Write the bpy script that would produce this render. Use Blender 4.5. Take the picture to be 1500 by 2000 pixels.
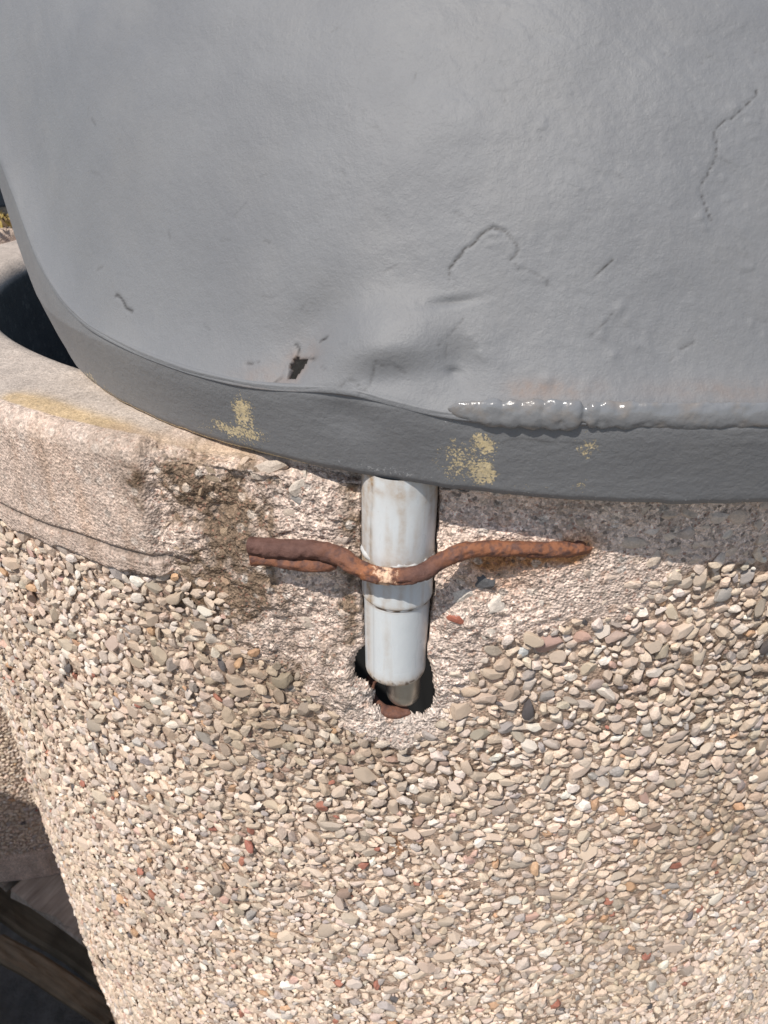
import bpy, math, random
import numpy as np
from mathutils import Vector, Matrix

# ------------------------------------------------------------------ camera, light, exposure
scene = bpy.context.scene
for o in list(bpy.data.objects):
    bpy.data.objects.remove(o)
COL = scene.collection
random.seed(7)
RNG = np.random.default_rng(11)

CAM = np.array([-0.0561, -0.5837, 0.1008])
PITCH, ROLL = math.radians(28.56), math.radians(-0.74)
cam_data = bpy.data.cameras.new('camera')
cam = bpy.data.objects.new('camera', cam_data)
COL.objects.link(cam)
cam.matrix_world = (Matrix.Translation(Vector(CAM.tolist()))
                    @ Matrix.Rotation(math.pi / 2 - PITCH, 4, 'X')
                    @ Matrix.Rotation(-ROLL, 4, 'Z'))
cam_data.sensor_fit = 'VERTICAL'
cam_data.sensor_height = 36.0
cam_data.lens = 36.0 * 1450 / 2000
cam_data.clip_start = 0.005
cam_data.clip_end = 200
cam_data.dof.use_dof = True
cam_data.dof.focus_distance = 0.275
cam_data.dof.aperture_fstop = 30
scene.camera = cam

SUN_AZ, SUN_EL = 36.0, 55.0          # degrees to the left of the viewer's back, above the horizon
world = bpy.data.worlds.new('World')
scene.world = world
world.use_nodes = True
wn = world.node_tree
sky = wn.nodes.new('ShaderNodeTexSky')
sky.sky_type = 'NISHITA'
sky.sun_disc = False
sky.sun_elevation = math.radians(SUN_EL)
sky.sun_rotation = math.radians(180 + SUN_AZ)
bg = wn.nodes['Background']
bg.inputs['Strength'].default_value = 0.11
wn.links.new(sky.outputs['Color'], bg.inputs['Color'])

sun_data = bpy.data.lights.new('sun', 'SUN')
sun_data.energy = 4.4
sun_data.angle = math.radians(0.53)
sun_data.color = (1.0, 0.94, 0.86)
sun = bpy.data.objects.new('sun', sun_data)
COL.objects.link(sun)
_az, _el = math.radians(SUN_AZ), math.radians(SUN_EL)
sdir = Vector((-math.sin(_az) * math.cos(_el), -math.cos(_az) * math.cos(_el), math.sin(_el)))
sun.rotation_euler = sdir.to_track_quat('Z', 'Y').to_euler()
sun.location = sdir * 5

vs = scene.view_settings
vs.view_transform = 'Standard'
vs.look = 'None'
vs.exposure = 0.0
vs.gamma = 1.0
vs.use_curve_mapping = False

# ------------------------------------------------------------------ helpers
def ss(a, b, x):
    t = np.clip((x - a) / (b - a), 0, 1)
    return t * t * (3 - 2 * t)

def _hash(ix, iy, iz):
    h = (ix.astype(np.int64) * 374761393 + iy.astype(np.int64) * 668265263 + iz.astype(np.int64) * 2147483647)
    h = (h ^ (h >> 13)) * 1274126177
    h = (h ^ (h >> 16)) & 0xFFFFFF
    return h / float(0xFFFFFF)

def noise(x, y, z=0.0, seed=0):
    """value noise in -1..1, vectorised"""
    x = np.asarray(x, float); y = np.asarray(y, float)
    z = np.zeros_like(x) + z
    x0, y0, z0 = np.floor(x), np.floor(y), np.floor(z)
    fx, fy, fz = x - x0, y - y0, z - z0
    fx = fx * fx * fx * (fx * (fx * 6 - 15) + 10)
    fy = fy * fy * fy * (fy * (fy * 6 - 15) + 10)
    fz = fz * fz * (3 - 2 * fz)
    x0 = x0 + 57 * seed; y0 = y0 + 131 * seed
    def c(a, b, d):
        return _hash(x0 + a, y0 + b, z0 + d)
    r = 0
    for d in (0, 1):
        wz = fz if d else 1 - fz
        if np.all(wz == 0):
            continue
        r = r + wz * ((c(0, 0, d) * (1 - fx) + c(1, 0, d) * fx) * (1 - fy)
                      + (c(0, 1, d) * (1 - fx) + c(1, 1, d) * fx) * fy)
    return r * 2 - 1

def fbm(x, y, oct=4, seed=0, gain=0.5):
    r = 0; a = 1.0; tot = 0
    for k in range(oct):
        ca, sa = math.cos(0.6 * k), math.sin(0.6 * k)
        r = r + a * noise((x * ca - y * sa) * 2.03 ** k, (x * sa + y * ca) * 2.03 ** k, 0.0, seed + k * 3)
        tot += a; a *= gain
    return r / tot

def poly_sd(px, py, poly):
    """signed distance to a polygon, positive inside"""
    n = len(poly); inside = np.zeros(px.shape, bool); dmin = np.full(px.shape, 1e9)
    for i in range(n):
        x1, y1 = poly[i]; x2, y2 = poly[(i + 1) % n]
        dx, dy = x2 - x1, y2 - y1
        t = np.clip(((px - x1) * dx + (py - y1) * dy) / (dx * dx + dy * dy + 1e-12), 0, 1)
        dmin = np.minimum(dmin, np.hypot(px - x1 - t * dx, py - y1 - t * dy))
        cond = ((y1 > py) != (y2 > py))
        xi = (x2 - x1) * (py - y1) / ((y2 - y1) if y2 != y1 else 1e-12) + x1
        inside ^= cond & (px < xi)
    return np.where(inside, dmin, -dmin)

def line_d(px, py, pts):
    d = np.full(px.shape, 1e9)
    for (x1, y1), (x2, y2) in zip(pts[:-1], pts[1:]):
        dx, dy = x2 - x1, y2 - y1
        t = np.clip(((px - x1) * dx + (py - y1) * dy) / (dx * dx + dy * dy + 1e-12), 0, 1)
        d = np.minimum(d, np.hypot(px - x1 - t * dx, py - y1 - t * dy))
    return d

def raw_mesh(name, verts, faces, attrs=None, smooth=True):
    """verts (n,3); faces (m,3) or (m,4) int; attrs {name: (n,4)}"""
    me = bpy.data.meshes.new(name)
    verts = np.ascontiguousarray(verts, np.float32); faces = np.ascontiguousarray(faces, np.int32)
    k = faces.shape[1]
    me.vertices.add(len(verts)); me.vertices.foreach_set('co', verts.ravel())
    me.loops.add(faces.size); me.loops.foreach_set('vertex_index', faces.ravel())
    me.polygons.add(len(faces))
    me.polygons.foreach_set('loop_start', np.arange(0, faces.size, k, dtype=np.int32))
    me.polygons.foreach_set('loop_total', np.full(len(faces), k, np.int32))
    me.update(calc_edges=True)
    me.polygons.foreach_set('use_smooth', np.full(len(faces), bool(smooth)))
    for an, av in (attrs or {}).items():
        at = me.attributes.new(an, 'FLOAT_COLOR', 'POINT')
        at.data.foreach_set('color', np.ascontiguousarray(av, np.float32).ravel())
    me.validate()
    return me

def grid_faces(n, m, wrap=False):
    a = np.arange(n * m).reshape(n, m)
    if wrap:
        a = np.vstack([a, a[:1]])
    return np.stack([a[:-1, :-1], a[1:, :-1], a[1:, 1:], a[:-1, 1:]], -1).reshape(-1, 4)

def rim_strip(verts, faces, normals, depth):
    """give the open edges of a sheet a thickness: walls set back along the normals"""
    e = np.concatenate([faces[:, [i, (i + 1) % 4]] for i in range(4)])
    key = np.sort(e, 1); _, idx, cnt = np.unique(key, axis=0, return_index=True, return_counts=True)
    be = e[idx[cnt == 1]]
    used = np.unique(be); remap = -np.ones(len(verts), int); remap[used] = np.arange(len(used)) + len(verts)
    nv = verts[used] - normals[used] * depth
    nf = np.stack([be[:, 1], be[:, 0], remap[be[:, 0]], remap[be[:, 1]]], -1)
    return np.vstack([verts, nv]), np.vstack([faces, nf]), used

def grid_normals(P):
    du = np.gradient(P, axis=0); dv = np.gradient(P, axis=1)
    n = np.cross(du, dv); n /= np.linalg.norm(n, axis=-1, keepdims=True) + 1e-12
    return n

def link(name, me, mat=None, parent=None, loc=None):
    o = bpy.data.objects.new(name, me)
    COL.objects.link(o)
    if mat is not None and me is not None and len(me.materials) == 0:
        me.materials.append(mat)
    if parent is not None:
        o.parent = parent
    if loc is not None:
        o.location = loc
    return o

def thing(name, label, cat, loc=(0, 0, 0), group=None, rz=0.0):
    o = bpy.data.objects.new(name, None)
    COL.objects.link(o)
    o.location = loc; o.rotation_euler = (0, 0, rz); o.empty_display_size = 0.05
    o['label'] = label; o['category'] = cat
    if group: o['group'] = group
    return o

def copy_tree(root, loc, rz, label):
    r = root.copy(); COL.objects.link(r); r.location = loc; r.rotation_euler = (0, 0, rz); r['label'] = label
    for ch in root.children:
        c = ch.copy(); COL.objects.link(c); c.parent = r
        for g in ch.children:
            d = g.copy(); COL.objects.link(d); d.parent = c
    return r

# ------------------------------------------------------------------ materials
class NT:
    def __init__(self, name):
        self.m = bpy.data.materials.new(name); self.m.use_nodes = True
        self.t = self.m.node_tree; self.b = self.t.nodes['Principled BSDF']
        self.co = self.t.nodes.new('ShaderNodeTexCoord')
    def n(self, typ, **kw):
        nd = self.t.nodes.new(typ)
        for k, v in kw.items():
            if hasattr(nd, k): setattr(nd, k, v)
        return nd
    def l(self, a, b): self.t.links.new(a, b)
    def noise(self, scale, detail=4, rough=0.55, vec=None):
        nd = self.n('ShaderNodeTexNoise'); nd.inputs['Scale'].default_value = scale
        nd.inputs['Detail'].default_value = detail; nd.inputs['Roughness'].default_value = rough
        self.l(vec or self.co.outputs['Object'], nd.inputs['Vector']); return nd.outputs['Fac']
    def voro(self, scale, out='Color', feature='F1', vec=None, rnd=1.0):
        nd = self.n('ShaderNodeTexVoronoi'); nd.feature = feature
        nd.inputs['Scale'].default_value = scale; nd.inputs['Randomness'].default_value = rnd
        self.l(vec or self.co.outputs['Object'], nd.inputs['Vector']); return nd.outputs[out]
    def ramp(self, fac, *stops):
        nd = self.n('ShaderNodeValToRGB'); cr = nd.color_ramp
        while len(cr.elements) < len(stops): cr.elements.new(0.5)
        for e, (p, c) in zip(cr.elements, stops):
            e.position = p; e.color = (c, c, c, 1) if isinstance(c, (int, float)) else (*c, 1)
        self.l(fac, nd.inputs['Fac']); return nd.outputs['Color']
    def mix(self, fac, a, b, mode='MIX'):
        nd = self.n('ShaderNodeMix'); nd.data_type = 'RGBA'; nd.blend_type = mode; nd.clamp_factor = True
        for sock, v in ((nd.inputs[0], fac), (nd.inputs[6], a), (nd.inputs[7], b)):
            if isinstance(v, (int, float)): sock.default_value = v if sock.type == 'VALUE' else (v, v, v, 1)
            elif isinstance(v, tuple): sock.default_value = (*v, 1)
            else: self.l(v, sock)
        return nd.outputs[2]
    def math(self, op, a, b=0.0, c=0.0):
        nd = self.n('ShaderNodeMath'); nd.operation = op
        for s, v in zip(nd.inputs, (a, b, c)):
            if isinstance(v, (int, float)): s.default_value = v
            else: self.l(v, s)
        return nd.outputs[0]
    def attr(self, name):
        nd = self.n('ShaderNodeAttribute'); nd.attribute_name = name; return nd
    def sep(self, col):
        nd = self.n('ShaderNodeSeparateColor'); self.l(col, nd.inputs[0]); return nd.outputs
    def bump(self, h, dist, strength=1.0, prev=None):
        nd = self.n('ShaderNodeBump'); nd.inputs['Distance'].default_value = dist
        if isinstance(strength, (int, float)): nd.inputs['Strength'].default_value = strength
        else: self.l(strength, nd.inputs['Strength'])
        self.l(h, nd.inputs['Height'])
        if prev is not None: self.l(prev, nd.inputs['Normal'])
        return nd.outputs['Normal']
    def set(self, **kw):
        for k, v in kw.items():
            s = self.b.inputs[k.replace('_', ' ')]
            if isinstance(v, (int, float)): s.default_value = v
            elif isinstance(v, tuple): s.default_value = (*v, 1)
            else: self.l(v, s)
        return self.m

def mat_concrete():
    k = NT('cast_concrete')
    col = k.attr('Col').outputs['Color']
    rough_zone = k.attr('Col').outputs['Alpha']
    big = k.ramp(k.noise(60, 5), (0.3, 0.8), (0.7, 1.15))
    grain = k.ramp(k.sep(k.voro(850))[0], (0.0, 0.55), (0.5, 1.0), (1.0, 1.35))
    grain2 = k.ramp(k.noise(1700, 3), (0.32, 0.62), (0.68, 1.3))
    ag = k.sep(k.voro(210)); ag2 = k.voro(210, 'Distance')
    col = k.mix(k.math('MULTIPLY', k.math('MULTIPLY', k.ramp(ag[0], (0.62, 0.0), (0.66, 1.0)), k.ramp(ag2, (0.30, 1.0), (0.42, 0.0))), k.math('MULTIPLY', rough_zone, 0.65)), col, k.ramp(ag[1], (0.0, (0.48, 0.44, 0.40)), (0.45, (0.80, 0.72, 0.63)), (0.8, (0.62, 0.50, 0.40)), (1.0, (0.52, 0.34, 0.25))))
    c = k.mix(1.0, col, big, 'MULTIPLY')
    c = k.mix(k.math('MULTIPLY_ADD', rough_zone, 0.6, 0.3), c, k.mix(1.0, c, grain, 'MULTIPLY'))
    c = k.mix(0.7, c, k.mix(1.0, c, grain2, 'MULTIPLY'))
    # sand of other colours: red, white and dark grains
    sp = k.sep(k.voro(1250))
    red = k.ramp(sp[1], (0.93, 0.0), (0.95, 1.0))
    c = k.mix(k.math('MULTIPLY', red, k.math('MULTIPLY', rough_zone, 0.6)), c, (0.34, 0.17, 0.12))
    wht = k.ramp(sp[2], (0.87, 0.0), (0.9, 1.0))
    c = k.mix(k.math('MULTIPLY', wht, k.math('MULTIPLY_ADD', rough_zone, 0.55, 0.08)), c, k.mix(1.0, c, (1.6, 1.6, 1.6), 'MULTIPLY'))
    drk = k.ramp(k.sep(k.voro(800))[1], (0.95, 0.0), (0.965, 1.0))
    c = k.mix(k.math('MULTIPLY', drk, k.math('MULTIPLY_ADD', rough_zone, 0.5, 0.12)), c, (0.10, 0.09, 0.08))
    h = k.math('ADD', k.math('MULTIPLY', k.noise(1300, 5, 0.65), 0.6), k.voro(900, 'Distance'))
    nb = k.bump(h, 0.0008, k.math('MULTIPLY_ADD', rough_zone, 0.8, 0.15))
    return k.set(Base_Color=c, Roughness=0.88, Normal=nb, Specular_IOR_Level=0.25)

def mat_pebble():
    k = NT('washed_pebble')
    oi = k.n('ShaderNodeObjectInfo')
    c = k.mix(1.0, k.attr('Col').outputs['Color'], oi.outputs['Color'], 'MULTIPLY')
    rv = k.n('ShaderNodeVectorMath'); rv.operation = 'ADD'
    k.l(k.co.outputs['Object'], rv.inputs[0]); k.l(oi.outputs['Location'], rv.inputs[1])
    v = rv.outputs[0]
    mott = k.ramp(k.noise(420, 5, 0.6, v), (0.25, 0.72), (0.75, 1.18))
    c = k.mix(1.0, c, mott, 'MULTIPLY')
    fine = k.ramp(k.noise(1800, 3, 0.6, v), (0.3, 0.8), (0.7, 1.15))
    c = k.mix(0.8, c, k.mix(1.0, c, fine, 'MULTIPLY'))
    nb = k.bump(k.noise(1100, 5, 0.6, v), 0.0005, 0.6)
    rg = k.math('MULTIPLY_ADD', k.noise(300, 3, 0.5, v), 0.4, 0.38)
    return k.set(Base_Color=c, Roughness=rg, Normal=nb, Specular_IOR_Level=0.35)

def mat_paint():
    k = NT('grey_brushed_paint')
    m = k.sep(k.attr('Mask').outputs['Color']); al = k.attr('Mask').outputs['Alpha']
    base = k.mix(k.ramp(k.noise(22, 3), (0.3, 0.0), (0.7, 1.0)), (0.172, 0.176, 0.184), (0.196, 0.200, 0.207))
    base = k.mix(k.math('MULTIPLY', k.ramp(k.noise(900, 4, 0.7), (0.52, 0.0), (0.75, 1.0)), 0.25), base, (0.14, 0.14, 0.147))
    dust = k.n('ShaderNodeMapping'); dust.inputs['Scale'].default_value = (1.0, 0.35, 1.0); k.l(k.co.outputs['Object'], dust.inputs['Vector'])
    base = k.mix(k.math('MULTIPLY', k.ramp(k.noise(26, 6, 0.62, dust.outputs['Vector']), (0.48, 0.0), (0.72, 1.0)), 0.35), base, (0.235, 0.231, 0.226))
    base = k.mix(k.math('MULTIPLY', k.ramp(k.noise(70, 5, 0.7), (0.56, 0.0), (0.72, 1.0)), 0.3), base, (0.15, 0.153, 0.16))
    # rust showing through thin paint
    rn = k.ramp(k.noise(260, 5, 0.6), (0.35, 0.25), (0.65, 1.0))
    base = k.mix(k.math('MULTIPLY', m[1], rn), base, (0.24, 0.165, 0.125))
    # chipped spots where the pale yellow undercoat shows
    yn = k.math('ADD', k.noise(1150, 5, 0.72), k.math('MULTIPLY', k.noise(3200, 2, 0.5), 0.16))
    th = k.math('SUBTRACT', 0.84, k.math('MULTIPLY', m[0], 0.36))
    ym = k.math('GREATER_THAN', yn, th)
    ym = k.math('MULTIPLY', ym, k.math('GREATER_THAN', m[0], 0.02))
    yc = k.mix(k.noise(900, 4), (0.50, 0.39, 0.20), (0.82, 0.69, 0.46))
    c = k.mix(k.math('MULTIPLY', ym, k.ramp(k.noise(520, 5, 0.7), (0.3, 0.45), (0.55, 1.0))), base, yc)
    # cracks
    c = k.mix(m[2], c, (0.035, 0.032, 0.03))
    # scuffed sparkly lower edge
    wn_ = k.math('MULTIPLY', k.math('GREATER_THAN', k.noise(1050, 4, 0.7), k.math('SUBTRACT', 0.80, k.math('MULTIPLY', al, 0.24))), k.math('GREATER_THAN', al, 0.05))
    c = k.mix(k.math('MULTIPLY', wn_, 0.55), c, (0.55, 0.56, 0.57))
    h = k.math('ADD', k.math('MULTIPLY', k.noise(380, 4, 0.65), 0.8), k.math('MULTIPLY', k.noise(1300, 4, 0.65), 0.5))
    nb = k.bump(h, 0.00055, 0.55)
    nb = k.bump(k.math('ADD', k.math('MULTIPLY', ym, -1.0), wn_), 0.00025, 0.8, nb)
    rg = k.math('MULTIPLY_ADD', k.noise(60, 4), 0.25, 0.42)
    rg = k.math('SUBTRACT', rg, k.math('MULTIPLY', wn_, 0.2))
    return k.set(Base_Color=c, Roughness=rg, Normal=nb, Specular_IOR_Level=0.35)

def mat_weld():
    k = NT('painted_weld')
    rn = k.ramp(k.noise(160, 3), (0.5, 0.0), (0.75, 0.7))
    c = k.mix(rn, (0.19, 0.195, 0.203), (0.235, 0.195, 0.16))
    nb = k.bump(k.noise(500, 3), 0.0006, 0.4)
    return k.set(Base_Color=c, Roughness=k.math('MULTIPLY_ADD', k.noise(240, 4), 0.35, 0.02), Normal=nb, Specular_IOR_Level=0.5)

def mat_plastic():
    k = NT('white_plastic')
    m = k.sep(k.attr('Mask').outputs['Color'])
    c = k.mix(k.noise(70, 3), (0.60, 0.64, 0.66), (0.68, 0.70, 0.705))
    dn = k.ramp(k.noise(500, 5, 0.7), (0.3, 0.35), (0.65, 1.0))
    c = k.mix(k.math('MULTIPLY', m[0], dn), c, (0.40, 0.28, 0.17))
    c = k.mix(m[1], c, (0.10, 0.065, 0.04))
    spk = k.ramp(k.noise(1400, 2), (0.70, 0.0), (0.76, 1.0))
    c = k.mix(k.math('MULTIPLY', spk, 0.25), c, (0.35, 0.28, 0.2))
    nb = k.bump(k.noise(700, 4), 0.0003, 0.25)
    rg = k.math('MULTIPLY_ADD', m[0], 0.4, 0.27)
    k.b.inputs['Subsurface Weight'].default_value = 0.25
    k.b.inputs['Subsurface Radius'].default_value = (0.003, 0.003, 0.003)
    return k.set(Base_Color=c, Roughness=rg, Normal=nb, Specular_IOR_Level=0.4)

def mat_rust():
    k = NT('rusted_steel')
    m = k.sep(k.attr('Mask').outputs['Color'])
    n1 = k.noise(230, 6, 0.65)
    c = k.ramp(n1, (0.25, (0.075, 0.036, 0.029)), (0.5, (0.125, 0.064, 0.051)), (0.72, (0.165, 0.09, 0.073)), (0.9, (0.26, 0.12, 0.07)))
    on = k.ramp(k.noise(420, 4), (0.38, 0.0), (0.56, 1.0))
    c = k.mix(k.math('MULTIPLY', k.math('MULTIPLY', m[0], on), 0.7), c, (0.40, 0.155, 0.065))
    worn = k.ramp(k.math('ADD', m[1], k.math('MULTIPLY', k.math('SUBTRACT', k.noise(420, 5, 0.65), 0.5), 2.6)), (0.55, 0.0), (0.95, 1.0))
    c = k.mix(worn, c, (0.80, 0.55, 0.38))  # worn patch, with the bar's bright highlight painted into its colour
    nb = k.bump(k.math('ADD', k.noise(700, 6, 0.7), k.math('MULTIPLY', k.noise(180, 3), 1.2)), 0.0007, 0.75)
    return k.set(Base_Color=c, Roughness=k.math('MULTIPLY_ADD', worn, -0.25, 0.68), Normal=nb, Specular_IOR_Level=0.3)

def mat_steel():
    k = NT('dull_steel')
    c = k.mix(k.noise(300, 4), (0.35, 0.33, 0.29), (0.55, 0.54, 0.50))
    k.b.inputs['Metallic'].default_value = 0.9
    return k.set(Base_Color=c, Roughness=0.35, Normal=k.bump(k.noise(800, 3), 0.0003, 0.3))

def mat_wood(name, a, b):
    k = NT(name)
    mp = k.n('ShaderNodeMapping'); mp.inputs['Scale'].default_value = (14, 160, 160)
    k.l(k.co.outputs['Object'], mp.inputs['Vector'])
    g = k.noise(1.0, 6, 0.6, mp.outputs['Vector'])
    c = k.mix(k.ramp(g, (0.3, 0.0), (0.7, 1.0)), a, b)
    c = k.mix(k.ramp(k.noise(18, 4), (0.45, 0.0), (0.7, 0.6)), c, tuple(v * 0.45 for v in a))
    return k.set(Base_Color=c, Roughness=0.85, Normal=k.bump(g, 0.002, 0.5), Specular_IOR_Level=0.2)

def mat_ground():
    k = NT('soil_and_grit')
    c = k.ramp(k.noise(40, 8, 0.65), (0.3, (0.15, 0.135, 0.115)), (0.55, (0.26, 0.235, 0.20)), (0.8, (0.36, 0.325, 0.28)))
    return k.set(Base_Color=c, Roughness=0.95, Normal=k.bump(k.noise(120, 6, 0.7), 0.01, 0.7))

def mat_moss():
    k = NT('dry_moss')
    c = k.mix(k.attr('Col').outputs['Color'], (0.0, 0.0, 0.0), (1, 1, 1), 'MIX')
    return k.set(Base_Color=k.attr('Col').outputs['Color'], Roughness=0.9, Specular_IOR_Level=0.1)

M_CONC, M_PEB, M_PAINT, M_WELD = mat_concrete(), mat_pebble(), mat_paint(), mat_weld()
M_PLAST, M_RUST, M_STEEL = mat_plastic(), mat_rust(), mat_steel()
M_WOOD = mat_wood('weathered_grey_board', (0.30, 0.245, 0.195), (0.56, 0.475, 0.385))
M_WOOD2 = mat_wood('dark_brown_board', (0.16, 0.12, 0.075), (0.30, 0.225, 0.145))  # darker brown wood for the lower and loose boards
M_GROUND, M_MOSS = mat_ground(), mat_moss()
_b = NT('shade_black'); M_SHADE = _b.set(Base_Color=(0.006, 0.006, 0.006), Roughness=0.6)  # near-black colour standing in for the darkness inside the bin

# ------------------------------------------------------------------ ground and pallet
R = 0.38                 # outer radius of a bin, metres
H_BIN = 0.85             # height of a bin
Z_DECK, Z_GROUND = -H_BIN, -0.99

gv = np.array([[-40, -40, 0], [40, -40, 0], [40, 40, 0], [-40, 40, 0]], float)
n_ = 120
gx = np.sign(np.linspace(-1, 1, n_)) * np.abs(np.linspace(-1, 1, n_)) ** 4 * 40
GX, GY = np.meshgrid(gx, gx, indexing='ij')
GZ = 0.012 * fbm(GX * 6, GY * 6, 4, 5)
ground = link('ground', raw_mesh('ground', np.stack([GX, GY, GZ], -1).reshape(-1, 3), grid_faces(n_, n_)), M_GROUND, loc=(0, 0, Z_GROUND))
ground['kind'] = 'structure'

def board_mesh(name, L, W, T, seed, chips=True):
    """a plank along local x with worn, splintered ends and softened edges"""
    r = np.random.default_rng(seed)
    n, prof = 40, []
    e = 0.004
    prof = [(-W/2 + e, -T/2), (W/2 - e, -T/2), (W/2, -T/2 + e), (W/2, T/2 - e), (W/2 - e, T/2), (-W/2 + e, T/2), (-W/2, T/2 - e), (-W/2, -T/2 + e)]
    # top subdivided so that the surface is not flat
    top = [(W/2 - e - k * (W - 2 * e) / 8, T/2) for k in range(1, 8)]
    prof = prof[:5] + top + prof[5:]
    prof = np.array(prof)
    m = len(prof)
    xs = np.linspace(-L/2, L/2, n)
    V = np.zeros((n, m, 3))
    for i, x in enumerate(xs):
        V[i, :, 0] = x; V[i, :, 1] = prof[:, 0]; V[i, :, 2] = prof[:, 1]
    V[..., 1] += 0.004 * noise(V[..., 0] * 9, V[..., 2] * 0 + seed, 0, seed)
    V[..., 2] += 0.0045 * fbm(V[..., 0] * 16, V[..., 1] * 80, 4, seed)
    jag = 0.018 * noise(prof[:, 0] * 120, prof[:, 1] * 60 + seed, 0, seed)
    V[0, :, 0] += np.abs(jag); V[-1, :, 0] -= np.abs(jag) * 1.4
    f = grid_faces(n, m)
    a = np.arange(n * m).reshape(n, m)
    f = np.vstack([f, np.stack([a[:-1, -1], a[1:, -1], a[1:, 0], a[:-1, 0]], -1)])
    V = V.reshape(-1, 3)
    caps = []
    for row in (a[0], a[-1]):
        c = len(V); V = np.vstack([V, V[row].mean(0)])
        for q in range(0, m):
            caps.append([row[q], row[(q + 1) % m], c, c])
    tri = np.array(caps)[:, :3]
    f3 = np.vstack([f[:, [0, 1, 2]], f[:, [0, 2, 3]], tri])
    return raw_mesh(name, V, f3, smooth=False)

EDGE = np.array([0.877, -0.48]); INTO = np.array([0.48, 0.877])      # along the pallet's edge, and across it
E0 = np.array([-0.585, 0.068])                                      # a corner of the deck
def make_pallet(name, label, origin, rz):
    t = thing(name, label, 'pallet', (origin[0], origin[1], Z_GROUND), 'wooden pallets under the bins', rz)
    T = 0.022
    u = -0.137
    for k, w in enumerate((0.145, 0.145, 0.135, 0.145, 0.140, 0.135, 0.145, 0.140)):
        L = 1.0 + 0.012 * ((k * 37) % 5 - 2) / 2
        c = EDGE * (u + w / 2) + INTO * (0.50 + (0.0, 0.0, 0.006, 0.004, -0.01, 0.006, 0.0, 0.01)[k])
        o = link('deck_board', board_mesh('deck_board', L, w, T, 40 + k), M_WOOD, t, (c[0], c[1], Z_DECK - Z_GROUND - T / 2 - 0.001))
        o.rotation_euler = (0, 0, math.atan2(INTO[1], INTO[0]))
        u += w + 0.009 + 0.004 * (k % 2)
    for k, d in enumerate((0.085, 0.50, 0.915)):
        c = EDGE * 0.44 + INTO * d
        o = link('stringer', board_mesh('stringer', 1.2, 0.09, 0.078, 60 + k), M_WOOD2, t, (c[0], c[1], 0.0745))
        o.rotation_euler = (0, 0, math.atan2(EDGE[1], EDGE[0]))
        c = EDGE * 0.44 + INTO * (d - 0.012)
        o = link('bottom_board', board_mesh('bottom_board', 1.2, 0.13, 0.02, 70 + k), M_WOOD2, t, (c[0], c[1], 0.022))
        o.rotation_euler = (0, 0, math.atan2(EDGE[1], EDGE[0]))
    return t
pallet = make_pallet('wooden_pallet', 'weathered grey wooden pallet in the shade under the pebbled bins', (E0[0], E0[1]), 0)
def loose_board(label, loc, rz, L, W, T, seed, mat):
    o = link('loose_board', board_mesh('loose_board', L, W, T, seed), mat, None, loc)
    o.rotation_euler = (0, 0.0, rz); o['label'] = label; o['category'] = 'board'
    return o
loose_board('brown plank lying on the ground in the dark corner at bottom left', (-0.60, -0.13, Z_GROUND + 0.055), math.radians(-36), 0.62, 0.12, 0.024, 81, M_WOOD2)
loose_board('narrow splintered wood strip under the pallet edge at bottom left', (-0.475, -0.035, Z_GROUND + 0.10), math.radians(-27), 0.22, 0.03, 0.014, 83, M_WOOD2)

# ------------------------------------------------------------------ the bin's wall
BROKEN = [(-145.5, 12), (-145.2, -15.6), (-145.9, -40.9), (-139.5, -55.2), (-118.2, -57.4), (-119.1, -81.4), (-94.6, -88.4), (-79.3, -103.4),
          (-69.6, -115.1), (-49.6, -120.3), (-32.1, -110.6), (-25.2, -92.2), (-18.7, -75.0), (-10.7, -61.2), (8.3, -57.1), (22.3, -55.6), (35.1, -45.8),
          (46, -36.0), (72, -33), (160, -30), (160, 12)]
HOLE = [(-62.6, -71.0), (-66.5, -76.4), (-68.2, -82.0), (-66.8, -87.4), (-62.6, -88.6), (-59.9, -93.0), (-59.8, -99.0), (-55.4, -102.6), (-49.6, -103.8),
        (-42.0, -102.4), (-38.6, -98.0), (-37.3, -90.0), (-38.2, -81.9), (-39.8, -76.1), (-44, -67), (-54, -65)]
S_PIPE = -51.8

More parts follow.
